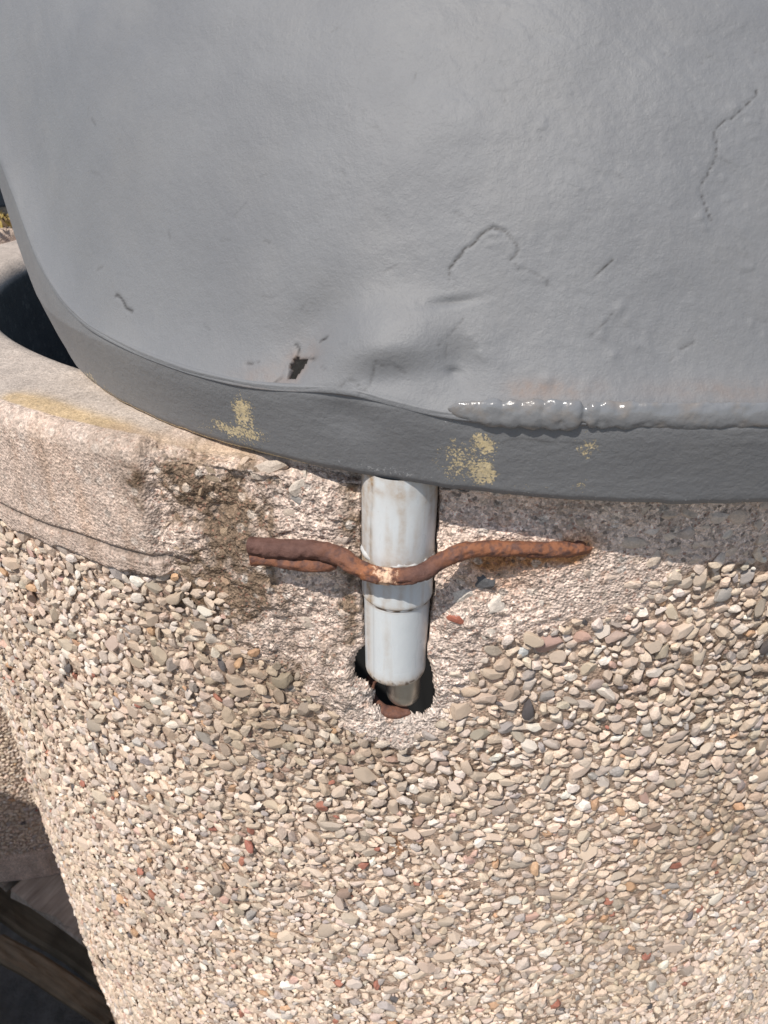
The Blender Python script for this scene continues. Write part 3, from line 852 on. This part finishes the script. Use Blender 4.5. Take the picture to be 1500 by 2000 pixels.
#LIDEND
_O = np.array([LC[0], LC[1], 0.0])
def gauss(x, y, cx, cy, rx, ry, rot=0.0):
    c, s = math.cos(rot), math.sin(rot)
    u = (x - cx) * c + (y - cy) * s; v = -(x - cx) * s + (y - cy) * c
    return np.exp(-(u / rx) ** 2 - (v / ry) ** 2)

def build_panel():
    th, dist, P = panel_surface()
    N = grid_normals(P)
    N = np.where(N[..., 2:3] < 0, -N, N)
    # layout coordinates on the curved sheet, about mm: x along the fold (0 at the boss), y up the slope from the fold
    CX = [54.59, 13.141, -2.21, 21.972, -31.899, 15.018, 100.659, 21.124, 50.453, -53.903, 20.558, 0.342, 15.234, 0.13, -0.412, 6.966, -0.494, -1.508, 4.364, -1.492, 0.123]
    CY = [-300.712, 135.08, -138.213, 254.001, -142.472, 31.716, -2.516, -23.705, -1.903, 57.676, -23.236, 20.456, -28.728, 3.92, -3.708, -25.112, 16.523, -8.935, -19.185, 8.678, -4.287]
    qx, qd = np.clip(P[..., 0] * 10, -1.72, 0.56), np.clip(dist * 10, 0, 1.15)
    x, y, q = 95 * (P[..., 0] * 10 - qx), 70 * (dist * 10 - qd), 0
    for i in range(6):
        for j in range(6 - i):
            x = x + CX[q] * qx ** i * qd ** j; y = y + CY[q] * qx ** i * qd ** j; q += 1
    h = np.zeros(x.shape)
    # the boss over the pivot and the dents beside it
    h += 5.4 * gauss(x, y, 0.0, -273.5, 20.0, 10.5) + 0.9 * gauss(x, y, -2, -277.5, 12, 3.6)
    h -= 1.0 * gauss(x, y, -4.5, -284.5, 12.0, 3.4)
    h -= 2.8 * gauss(x, y, -25.5, -262, 12, 9, 0.3)
    h -= 1.5 * gauss(x, y, -29.5, -271, 6.5, 5.0)
    h -= 1.7 * gauss(x, y, 19.3, -280.5, 5.5, 6.5) + 1.2 * gauss(x, y, 17.3, -283.6, 1.8, 1.1)
    h += 0.7 * gauss(x, y, 25, -278, 4.0, 7) + 1.4 * gauss(x, y, -98, -219, 16, 7, -0.75)
    # broad unevenness of hammered sheet
    h += 1.3 * fbm(x / 55, y / 55, 2, 201) + 0.35 * fbm(x / 17, y / 17, 2, 205)
    # thick brushed paint: runs along the slope, rougher towards the right
    rr = 0.45 + 0.75 * ss(-10, 60, x)
    h += rr * 0.16 * fbm((x * 0.8 + y * 0.6) / 2.1, (y * 0.8 - x * 0.6) / 5.5, 4, 211, 0.6)
    h += rr * 0.035 * noise((x * 0.83 + y * 0.55) / 1.3, (y * 0.83 - x * 0.55) / 1.7, 0, 213)
    blob = ss(0.55, 0.85, noise(x / 3.1, y / 3.6, 0, 217)) * ss(0.1, 0.5, noise(x / 17, y / 21, 0, 219)) * ss(-5, 40, x)
    h += 0.2 * blob
    crack = np.zeros(x.shape)
    wx, wy = x + 0.55 * noise(x / 2.6, y / 2.6, 0, 221), y + 0.55 * noise(x / 2.6, y / 2.6, 0, 223)
    CR = [([(16.8, -254.3), (18.7, -251.9), (20.7, -248.9), (23.0, -247.5), (26.1, -244.8), (29.5, -243.5), (32.3, -244.5)], 0.42, 1.0),
          ([(15.9, -257.9), (16.8, -254.3)], 0.3, 0.5),
          ([(32.3, -244.5), (34.9, -247.8), (36.4, -250.9), (35.2, -252.6), (33.5, -253.3)], 0.36, 0.55),
          ([(57.8, -261.8), (61.4, -259.6), (63.7, -257.3)], 0.3, 0.75), ([(-11.4, -286.1), (-7.0, -285.6), (-5.9, -282.1), (-4.4, -280.0), (-1.0, -281.1), (4, -283)], 0.32, 0.35),
          ([(-16.3, -282.9), (-13.1, -282.2), (-10.0, -285.2)], 0.3, 0.3), ([(55.7, -277.5), (59.9, -274.4), (62.9, -271.7)], 0.25, 0.35),
          ([(102.7, -214.2), (101.5, -224), (96.5, -233), (93.6, -236.6), (94.3, -241.4), (95.0, -247.5)], 0.34, 0.6), ([(102.7, -214.2), (107.3, -210.8), (115.0, -204.9), (121.3, -197.6)], 0.34, 0.65),
          ([(-97.3, -221.0), (-93.5, -225.1), (-90.6, -228.6)], 0.32, 0.7), ([(-23.4, -267.1), (-20.6, -267.8)], 0.4, 0.8), ([(-37.7, -271.6), (-35.2, -271.1)], 0.35, 0.7),
          ([(13.8, -276.1), (17.7, -271.8), (20.8, -269.1)], 0.25, 0.35), ([(35.2, -253.6), (36.7, -256.7), (44.0, -260.5), (44.5, -262.5)], 0.3, 0.3), ([(80.0, -282.0), (84.1, -280.4)], 0.35, 0.45),
          ([(-30.4, -267.3), (-31.5, -264.5)], 0.35, 0.9), ([(-26.7, -270), (-23.5, -272.5)], 0.3, 0.7), ([(-48, -262.5), (-43, -264)], 0.25, 0.5)]
    for pl_, w, a in CR:
        dd = line_d(wx, wy, pl_)
        w = w * 1.35
        g = np.exp(-(dd / w) ** 2); h -= 0.38 * a * g; crack = np.maximum(crack, np.clip(1.25 * a, 0, 1) * np.exp(-(dd / (w * 0.62)) ** 2))
        h += 0.07 * a * np.exp(-((dd - 0.9) / 0.6) ** 2)
    h -= 0.9 * gauss(x, y, 17, -263.8, 7, 1.2, 0.05); crack = np.maximum(crack, 0.3 * gauss(x, y, 17, -263.8, 6, 0.5, 0.05))
    for (a, b, r_, hh) in ((30.5, -245.6, 1.3, .6), (28.6, -245.2, .8, .4), (64.1, -271.3, 1.2, .7), (66.4, -274.3, 1.5, .5), (61.5, -283.2, 1.1, .6), (24.8, -279.5, 1.0, .6), (22.2, -274.2, 1.2, .5), (42.8, -288.8, 1.6, .9), (92.2, -246.8, 1.4, .7), (92.6, -250, 1.1, .5), (44.0, -260.5, 1.3, .5), (24, -276, .7, .5), (26, -281, .8, .5)):
        h += 0.6 * hh * gauss(x, y, a, b, r_, r_)
    # short hairs and nicks in the paint
    r2 = np.random.default_rng(31)
    nick = np.zeros(x.shape)
    vis = (th > -75) & (th < 22)
    for _ in range(70):
        cx, cy = r2.uniform(-120, 130), r2.uniform(-285, -165); an = r2.normal(-0.7, 0.6); ln = r2.uniform(0.6, 2.4)
        sel = (np.abs(x - cx) < 4) & (np.abs(y - cy) < 4) & vis
        if sel.any():
            dd = line_d(x[sel], y[sel], [(cx - ln * math.cos(an), cy - ln * math.sin(an)), (cx + ln * math.cos(an), cy + ln * math.sin(an))])
            g = np.exp(-(dd / 0.3) ** 2) * r2.uniform(0.15, 0.5)
            nick[sel] = np.maximum(nick[sel], g)
    h -= 0.3 * nick; crack = np.maximum(crack, nick * 0.6)
    # ragged hole rusted through
    HP = [(-30.4, -266.6), (-29.0, -269.2), (-26.3, -269.9), (-27.3, -271.3), (-28.2, -273.4), (-29.9, -275.0), (-31.7, -273.6), (-32.3, -270.5), (-31.5, -269.2)]
    HP = [(a - 1.2, -270.6 + (b + 270.6) * 0.62) for a, b in HP]
    sd = poly_sd(x + 0.5 * noise(x / 1.1, y / 1.1, 0, 231), y + 0.5 * noise(x / 1.1, y / 1.1, 0, 233), HP)
    h += 0.55 * np.exp(-((sd + 0.7) / 0.9) ** 2) * (0.6 + 0.6 * noise(x / 2, y / 2, 0, 235))
    rust = np.exp(-np.clip(-sd, 0, None) / 3.0) * 0.6
    rust = np.maximum(rust, 0.35 * gauss(x, y, -40, -270, 14, 4.5, -0.35))
    rust = np.maximum(rust, 0.75 * np.exp(-((dist * 1000 - 6.5) / 2.2) ** 2) * ss(18, 40, x) * (0.55 + 0.6 * noise(x / 9, y * 0, 0, 237)))
    fade = np.ones_like(h) * ss(0, 0.0015, dist)
    P = P + N * (h * fade / 1000.0)[..., None]
    n, m = P.shape[:2]
    f = grid_faces(n, m)
    hm = (sd > 0).reshape(-1)
    f = f[~hm[f].any(1)]
    V = P.reshape(-1, 3) - _O; Nn = N.reshape(-1, 3)
    mask = np.stack([0 * x, np.clip(rust, 0, 1), np.clip(crack, 0, 1), 0 * x], -1).reshape(-1, 4)
    V, f, used = rim_strip(V, f, Nn, 0.0018)
    mr = mask[used].copy(); mr[:, 1] = 1.0
    return raw_mesh('panel', V, f, {'Mask': np.vstack([mask, mr])})

def build_skirt():
    n = 760; th = np.concatenate([np.linspace(-72, 22, n), np.linspace(22.8, 2 * TH_MID + 72, 120)]); m = 60
    tm = np.where(th > TH_MID, 2 * TH_MID - th, th)
    # lower edge: level, then cut upwards along the leaning end of the sheet
    z0 = np.interp(-tm, [57.6, 66, 72], [0.0, 0.030, 0.088])
    z1 = np.maximum(crease_z(th), z0 + 0.0003)
    k = np.linspace(0, 1, m)[None, :]
    z = z0[:, None] * (1 - k) + z1[:, None] * k
    T = np.repeat(th[:, None], m, 1)
    s = np.radians(T) * RL * 1000; zm = z * 1000
    r = lid_r(T, z)
    r = r + (0.55 * fbm(s / 40, zm / 30, 2, 301) + 0.05 * fbm(s / 4, zm / 2.2, 3, 303) + 0.035 * noise(s / 1.2, zm / 0.9, 0, 305)) / 1000
    r = r - 0.0016 * np.exp(-((s + 95) / 9) ** 2 - ((zm - 22) / 7) ** 2)
    r = r - 0.0008 * np.exp(-((zm - z0[:, None] * 1000) / 1.2) ** 2)
    z = z + (0.25 * noise(s / 5, 0 * s, 0, 307) * (1 - k)) / 1000
    r = r - 0.0004 * ss(0.75, 1.0, k + 0 * r)
    P = lid_pt(T, z, r)
    N = np.stack([np.sin(np.radians(T)), -np.cos(np.radians(T)), 0 * T], -1)
    zk = zm - 0.4
    wT = T + 1.25 + 0.55 * fbm(s / 5, zm / 5, 3, 321); wZ = zk + 2.2 * fbm(s / 5, zm / 5, 3, 323)
    def patch(a, b, ra, rb, w): return w * np.exp(-np.abs((wT - a) / ra) ** 2.4 - np.abs((wZ - b) / rb) ** 2.4)
    y = np.zeros(T.shape)
    for p in ((-28.3, 16, 1.0, 6.5, 1.0), (-29.4, 6.5, 3.2, 4.6, 0.95), (-32.6, 5, 2.4, 4.0, 0.45), (-28.2, 11, 1.2, 6, 0.9), (-11.1, 16.5, 0.9, 5, 1.0), (-11.2, 7.5, 1.1, 5, 1.0),
              (-12.5, 10, 1.7, 8.5, 0.74), (-12.9, 17, 0.5, 4, 0.6), (-5.1, 18, 0.75, 4.5, 0.75), (-5.0, 5, 0.9, 3, 0.5), (-51, 2.5, 2.6, 3.5, 0.75), (-46, 1.5, 3.5, 3.2, 0.6), (-8.5, 4, 4.5, 2.0, 0.35)):
        y = np.maximum(y, patch(*p))
    le = np.exp(-np.clip(zm - z0[:, None] * 1000, 0, None) / 0.55)
    y = np.maximum(y, le * (0.95 * (1 - ss(-30, -24, T)) + 0.45) * (tm[:, None] > -57.8))
    scuff = np.exp(-((zm - 3.4) / 3.0) ** 2) * np.exp(-((T + 19) / 5.5) ** 2) + 0.8 * np.exp(-((zm - 1.4) / 1.5) ** 2) * ss(-16, -10, T) + 0.8 * np.exp(-((zm - z1[:, None] * 1000 + 3) / 2.0) ** 2) * np.exp(-((T + 14) / 2.5) ** 2)
    edge = np.exp(-(th - th[0]) / 0.25)[:, None] * 0.4
    crack = 0.55 * np.exp(-((zm - 20.0 - 0.4 * noise(s / 3, 0 * s)) / 0.35) ** 2) * ss(-11.5, -10.5, T) * (1 - ss(-6.5, -5, T)) * (0.6 + 0.4 * noise(s / 3, zm * 0, 0, 311))
    mask = np.stack([np.clip(y, 0, 1) + 0.7 * np.exp(-np.clip(zm - z0[:, None] * 1000, 0, None) / 0.25) * (1 - ss(-32, -20, T)), 0.3 * edge + 0 * y, np.clip(crack, 0, 1), np.clip(scuff, 0, 1)], -1).reshape(-1, 4)
    f = grid_faces(len(th), m)
    V, f, used = rim_strip(P.reshape(-1, 3) - _O, f, N.reshape(-1, 3), 0.0022)
    mr = mask[used].copy(); low = (used % m) == 0; mr[:, 0] = np.where(low, np.maximum(mr[:, 0], 1.1), 0.0)
    return raw_mesh('skirt', V, f, {'Mask': np.vstack([mask, mr])})

def build_weld():
    th = np.concatenate([np.linspace(-14.65, 22, 620), np.linspace(22.5, 62, 120)]); m = 30
    z = crease_z(th) + 0.0008
    C = lid_pt(th, z, lid_r(th, z) - 0.0007)
    a = np.linspace(-0.62 * math.pi, 0.80 * math.pi, m)
    s = np.radians(th) * RL * 1000
    ph = s / 6.1 * 2 * math.pi + 5.0 * noise(s / 11, 0 * s, 0, 401)
    lumps = noise(s / 13, 0 * s, 0, 403)
    rad = 2.7 + 0.3 * lumps + 0.42 * np.abs(np.sin(ph / 2)) * (0.2 + 0.9 * (noise(s / 16, 0 * s, 0, 409) > 0.0))
    gap = np.exp(-((th + 6.75) / 0.22) ** 2) + 0.45 * ss(-6.9, -6.5, th) * (1 - ss(-5.2, -4.2, th)) + 0.25 * np.exp(-((th - 0) / 0.8) ** 2)
    rad = rad * (1 - 0.42 * np.clip(gap, 0, 1)) * (0.55 + 0.45 * ss(-15, -11.5, th)) * ss(-14.7, -13.9, th) ** 0.5
    A, S = np.meshgrid(a, s)
    rr = rad[:, None] * (1 + 0.10 * noise(S / 3.6, A * 1.6, 0, 405) + 0.07 * fbm(S / 1.7, A * 2.2, 2, 407)) / 1000
    t = np.radians(th)[:, None]
    out = np.stack([np.sin(t) + 0 * A, -np.cos(t) + 0 * A, 0 * A], -1)
    P = C[:, None, :] + out * (rr * np.cos(A) * 0.62)[..., None]
    P[..., 2] += rr * np.sin(A) * 1.35
    return raw_mesh('weld_bead', P.reshape(-1, 3) - _O, grid_faces(len(th), m))

lid = thing('bin_lid', 'grey painted steel lid swung over the foreground bin, dented, with chipped yellow spots', 'bin lid', (LC[0], LC[1], 0.001), 'grey steel lids')
link('panel', build_panel(), M_PAINT, lid)
skirt_ = link('skirt', build_skirt(), M_PAINT, lid)
link('weld_bead', build_weld(), M_WELD, skirt_)
copy_tree(lid, (-0.615, 0.462, 0.004), math.radians(38), 'grey steel lid glimpsed at the left edge behind the foreground lid')

# ------------------------------------------------------------------ white tube, pin and ring
TH_P = S_PIPE / 380.0
TC = ((0.38 - 0.0083) * math.sin(TH_P) - 0.0006, -(0.38 - 0.0083) * math.cos(TH_P))
tube = thing('pivot_tube', 'white plastic tube standing in the groove under the lid edge', 'tube', (TC[0], TC[1], -0.083))
def lathe_tube(name, prof, seed, masks, wob=0.0):
    n, m = 128, len(prof)
    a = np.linspace(0, 2 * math.pi, n, endpoint=False)
    r = np.array([p[0] for p in prof]); z = np.array([p[1] for p in prof])
    A = np.repeat(a[:, None], m, 1); Z = np.repeat(z[None], n, 0); Rr = np.repeat(r[None], n, 0)
    Rr = Rr + (0.05 * fbm(A * 4, Z / 6, 3, seed)) * (Rr > 5)
    if wob:
        Rr = Rr + wob * (noise(A * 5, 0 * A, 0, seed + 1) - 0.35 + 0.5 * noise(A * 14, Z, 0, seed + 2)); Z = Z + 1.6 * wob * noise(A * 3, 0 * A, 0, seed + 3)
    P = np.stack([Rr * np.sin(A), -Rr * np.cos(A), Z], -1) / 1000
    deg = (np.degrees(A) + 180) % 360 - 180
    return raw_mesh(name, P.reshape(-1, 3), grid_faces(n, m, True)[:, [0, 3, 2, 1]], {'Mask': masks(deg, Z).reshape(-1, 4)})
zb = 79.0
def mask_up(deg, Z):
    zz = Z - zb
    slit = np.exp(-((deg + 47 + 1.5 * noise(zz / 5, 0 * zz)) / 2.0) ** 2)
    d = 0.75 * np.exp(-((deg + 52) / 10) ** 2) * (0.6 + 0.5 * noise(zz / 4, deg / 8, 0, 501)) + 0.7 * np.exp(-(np.clip(-zz - 0, 0, None) / 4.0)) * (0.4 + 0.5 * noise(deg / 9, zz / 3, 0, 503))
    d = d + 0.42 * ss(-0.05, 0.5, fbm(deg / 16, zz / 30, 3, 515)) + 0.6 * np.exp(-((zz + 27.5) / 3.0) ** 2) * (0.6 + 0.6 * noise(deg / 8, zz / 2, 0, 517)) + 0.5 * np.exp(-((zz + 43.5) / 1.0) ** 2) + 0.35 * ss(50, 80, np.abs(deg))
    return np.stack([np.clip(d, 0, 1), np.clip(slit * 0.45 * (0.5 + 0.7 * noise(zz / 1.7, 0 * zz, 0, 505)), 0, 1), 0 * d, 0 * d + 1], -1)
def mask_lo(deg, Z):
    zz = Z - zb
    d = np.exp(-((zz + 78.3) / 3.0) ** 2) * 1.0 + 0.32 * ss(-0.05, 0.5, fbm(deg / 16, zz / 30, 3, 519)) + 0.35 * np.exp(-((deg + 58) / 9) ** 2) + 0.5 * np.exp(-((deg - 62) / 12) ** 2) * (0.5 + 0.6 * noise(zz / 3, deg / 10, 0, 507)) + 0.6 * np.exp(-((zz + 44.5) / 0.8) ** 2)
    sl = np.exp(-((deg + 44) / 1.3) ** 2) * 0.3
    spk = ss(0.35, 0.6, noise(deg / 5, zz / 0.5, 0, 511)) * np.exp(-((zz + 77) / 1.0) ** 2)
    return np.stack([np.clip(d, 0, 1), np.clip(sl + spk, 0, 1), 0 * d, 0 * d + 1], -1)
upz = np.linspace(5.2, -42.9, 60)
upper_ = link('upper_sleeve', lathe_tube('upper_sleeve', [(12.4, z + zb) for z in upz] + [(12.3, -43.5 + zb), (11.9, -43.9 + zb), (10.5, -44.0 + zb)], 71, mask_up), M_PLAST, tube)
loz = np.linspace(-43.2, -76.6, 50)
lower_ = link('lower_sleeve', lathe_tube('lower_sleeve', [(10.2, -43.7 + zb), (11.3, -44.3 + zb)] + [(11.65 - 0.5 * (i / 49), z + zb) for i, z in enumerate(loz) if z < -44.5] +
     [(10.9, -77.6 + zb), (10.4, -78.4 + zb), (9.6, -78.8 + zb), (7.6, -78.9 + zb), (7.4, -77.0 + zb), (7.4, -60 + zb)], 73, mask_lo), M_PLAST, tube)
link('scratched_ring', lathe_tube('scratched_ring', [(11.4, -44.6 + zb), (11.9, -44.45 + zb), (12.0, -44.2 + zb), (11.9, -43.95 + zb), (11.4, -43.8 + zb)], 75, lambda d, z: np.stack([0.6 + 0.4 * noise(d / 6, z), ss(-0.1, 0.5, noise(d / 11, z / 9, 0, 9)), 0 * d, 0 * d + 1], -1)), M_PLAST, lower_)
link('glue_residue', lathe_tube('glue_residue', [(12.2, -24.6 + zb), (12.55, -24.9 + zb), (12.9, -25.6 + zb), (12.85, -26.4 + zb), (12.5, -27.0 + zb), (12.2, -27.2 + zb)], 79, lambda d, z: np.stack([0.25 + 0.5 * noise(d / 7, z), 0 * d, 0 * d, 0 * d + 1], -1), 0.45), M_PLAST, upper_)
pin_prof = [(0.01, -60 + zb), (6.6, -60 + zb), (6.6, -94 + zb), (6.3, -96 + zb), (5.4, -97.4 + zb), (3.5, -98.2 + zb), (0.01, -98.5 + zb)]
link('steel_pin', lathe_tube('steel_pin', pin_prof, 77, lambda d, z: np.zeros(d.shape + (4,))), M_STEEL, tube, (0.0034, 0.0040, 0.001))
def ring_mesh(name, Rm, wr, hr, a0, a1, n, seed):
    a = np.linspace(a0, a1, n); q = np.linspace(0, 2 * math.pi, 20, endpoint=False)
    A, Q = np.meshgrid(a, q, indexing='ij')
    w = (wr + 0.3 * noise(A * 5, Q * 0, 0, seed)) * (1 - 0.999 * ((A <= a0) | (A >= a1)))
    rr = Rm + w * np.cos(Q); P = np.stack([rr * np.sin(A), -rr * np.cos(A), (w / wr) * hr * np.sign(np.sin(Q)) * np.abs(np.sin(Q)) ** 0.6], -1) / 1000
    f = grid_faces(n, 20); g = np.arange(n * 20).reshape(n, 20)
    f = np.vstack([f, np.stack([g[:-1, -1], g[1:, -1], g[1:, 0], g[:-1, 0]], -1)])
    return raw_mesh(name, P.reshape(-1, 3), f, {'Mask': np.tile(np.array([0.25, 0, 0, 1.0]), (n * 20, 1))})
ring = link('rusty_ring', ring_mesh('rusty_ring', 9.8, 2.4, 1.5, math.radians(-150), math.radians(38), 70, 3), M_RUST, tube, (-0.0002, 0.0085, -0.0185))
ring.rotation_euler = (math.radians(14), math.radians(8), 0); ring['label'] = 'bent rusty ring below the white tube'

# ------------------------------------------------------------------ rusty bent bar across the tube
def catmull(pts, n):
    p = np.array(pts, float); p = np.vstack([2 * p[0] - p[1], p, 2 * p[-1] - p[-2]]); out = []
    k = len(p) - 3
    for i in range(k):
        t = np.linspace(0, 1, n, endpoint=(i == k - 1))[:, None]
        a, b, c, d = p[i:i + 4]
        out.append(0.5 * ((2 * b) + (-a + c) * t + (2 * a - 5 * b + 4 * c - d) * t ** 2 + (-a + 3 * b - 3 * c + d) * t ** 3))
    return np.vstack(out)
def sweep(name, path, rad, sides, seed, maskf, flat=1.0):
    n = len(path); T = np.gradient(path, axis=0); T /= np.linalg.norm(T, axis=1, keepdims=True)
    upv = np.array([0, 0, 1.0]); X = np.cross(T, upv); X /= np.linalg.norm(X, axis=1, keepdims=True); Y = np.cross(X, T)
    q = np.linspace(0, 2 * math.pi, sides, endpoint=False)
    arc = np.concatenate([[0], np.cumsum(np.linalg.norm(np.diff(path, axis=0), axis=1))]) * 1000
    S, Q = np.meshgrid(arc, q, indexing='ij')
    r = rad[:, None] * (1 + 0.13 * fbm(S / 5, Q * 1.1, 3, seed) + 0.06 * noise(S / 1.3, Q * 3, 0, seed + 4) - 0.10 * ss(0.35, 0.5, noise(S / 4, Q * 1.6, 0, seed + 9)))
    P = path[:, None, :] + X[:, None, :] * (r * np.cos(Q) * flat)[..., None] + Y[:, None, :] * (r * np.sin(Q))[..., None]
    V = P.reshape(-1, 3); f = grid_faces(n, sides); g = np.arange(n * sides).reshape(n, sides)
    f = np.vstack([f, np.stack([g[:-1, -1], g[1:, -1], g[1:, 0], g[:-1, 0]], -1)])
    V = np.vstack([V, path[:1] - T[:1] * 0.0006, path[-1:] + T[-1:] * 0.0004]); c0, c1 = n * sides, n * sides + 1
    tri = [[g[0, k], g[0, (k + 1) % sides], c0] for k in range(sides)] + [[g[-1, (k + 1) % sides], g[-1, k], c1] for k in range(sides)]
    f3 = np.vstack([f[:, [0, 1, 2]], f[:, [0, 2, 3]], np.array(tri)])[:, [0, 2, 1]]
    mk = maskf(S, Q).reshape(-1, 4); mk = np.vstack([mk, mk[:1], mk[-1:]])
    return raw_mesh(name, V - BAR0, f3, {'Mask': mk})
BAR0 = np.array([-0.05, -0.385, -0.034])
def on_wall(s, z, out):
    a = s / 380.0; r = 0.38 + out / 1000
    return (r * math.sin(a), -r * math.cos(a), z / 1000)
bar = thing('reinforcing_bar', 'bent rusty steel bar clamping the white tube to the broken concrete', 'steel bar', tuple(BAR0))
path = catmull([on_wall(*p) for p in ((-101.6, -29.6, 2.8), (-88.6, -28.8, 2.6), (-77, -27.8, 2.6), (-69.2, -28.2, 4.6), (-62.8, -30.2, 7.0), (-53.2, -31.6, 7.7), (-43.6, -29.8, 7.0),
                (-36.2, -25.2, 4.8), (-28.3, -22.4, 2.6), (-15.5, -22.6, 0.8), (-1.9, -23.8, -1.2), (7.6, -24.0, -3.2), (14, -24, -7))], 26)
px_ = path[:, 0] * 1000 + 51.8
rad = np.interp(px_, [-47, -30, -15, -8, 0, 10, 20, 35, 50, 66], [3.3, 3.3, 3.1, 3.0, 2.9, 2.9, 2.75, 2.6, 2.7, 2.9]) / 1000
def bar_mask(S, Q):
    X = np.repeat(px_[:, None], Q.shape[1], 1)
    worn = np.exp(-((X + 3.2) / 5.0) ** 2) * (0.75 + 0.3 * noise(X / 3, Q, 0, 3))  # worn spot plus painted highlight where the bar crosses the tube
    orange = 1.3 * np.exp(-((X + 6) / 7) ** 2) + 0.75 * ss(8, 20, X) + 0.25 * ss(-30, -20, X) * (1 - ss(-20, 0, X))
    return np.stack([np.clip(orange, 0, 1), np.clip(worn, 0, 1), 0 * X, 0 * X + 1], -1)
bar_ = link('bar', sweep('bar', path, rad, 28, 601, bar_mask), M_RUST, bar)
path2 = catmull([on_wall(*p) for p in ((-101, -34.2, 2.8), (-92, -33.8, 3.0), (-83, -33.6, 3.3), (-77, -33.2, 3.4), (-71.5, -32.4, 3.2))], 26)
u_ = np.linspace(0, 1, len(path2)); rad2 = np.interp(u_, [0, 0.15, 0.6, 0.92, 1.0], [2.9, 2.3, 2.4, 1.9, 1.2]) / 1000
link('split_strand', sweep('split_strand', path2, rad2, 22, 611, lambda S, Q: np.stack([0.5 + 0 * S, 0.12 + 0 * S, 0 * S, 0 * S + 1], -1)), M_RUST, bar_)

# ------------------------------------------------------------------ dry moss on the rim of the bin behind
def build_moss():
    r = np.random.default_rng(77); V = []; F = []; C = []
    for _ in range(2600):
        t = r.uniform(-0.35, 1.25); rad_ = r.uniform(0.325, 0.382)
        ang = math.radians(18 + 36 * t)
        bx, by = rad_ * math.sin(ang), -rad_ * math.cos(ang)
        base = np.array([bx, by, 0.0]); hgt = r.uniform(0.004, 0.013) * (0.6 + 0.6 * abs(noise(np.array([ang * 9]), np.array([rad_ * 90]))[0]))
        up = np.array([r.normal(0, 0.5), r.normal(0, 0.5), 1.0]); up /= np.linalg.norm(up)
        side = np.cross(up, [r.normal(), r.normal(), 0.1]); side /= np.linalg.norm(side) + 1e-9
        w = r.uniform(0.0008, 0.002); k = len(V)
        bend = np.array([r.normal(0, 0.3), r.normal(0, 0.3), 0]) * hgt
        V += [base - side * w, base + side * w, base + up * hgt * 0.6 + side * w * 0.8 + bend * 0.3, base + up * hgt + bend, base + up * hgt * 0.6 - side * w * 0.8 + bend * 0.3]
        F += [[k, k + 1, k + 2], [k, k + 2, k + 4], [k + 4, k + 2, k + 3]]
        c = [(0.42, 0.31, 0.10), (0.30, 0.24, 0.07), (0.52, 0.40, 0.16), (0.16, 0.11, 0.07)][r.integers(0, 4)]
        C += [(*c, 1)] * 5
    return raw_mesh('moss', np.array(V), np.array(F), {'Col': np.array(C)})
moss = link('moss', build_moss(), M_MOSS, None, (NB[0], NB[1], 0.001))
moss['kind'] = 'stuff'; moss['label'] = 'dry yellow moss on the rim of the bin behind'; moss['category'] = 'moss'
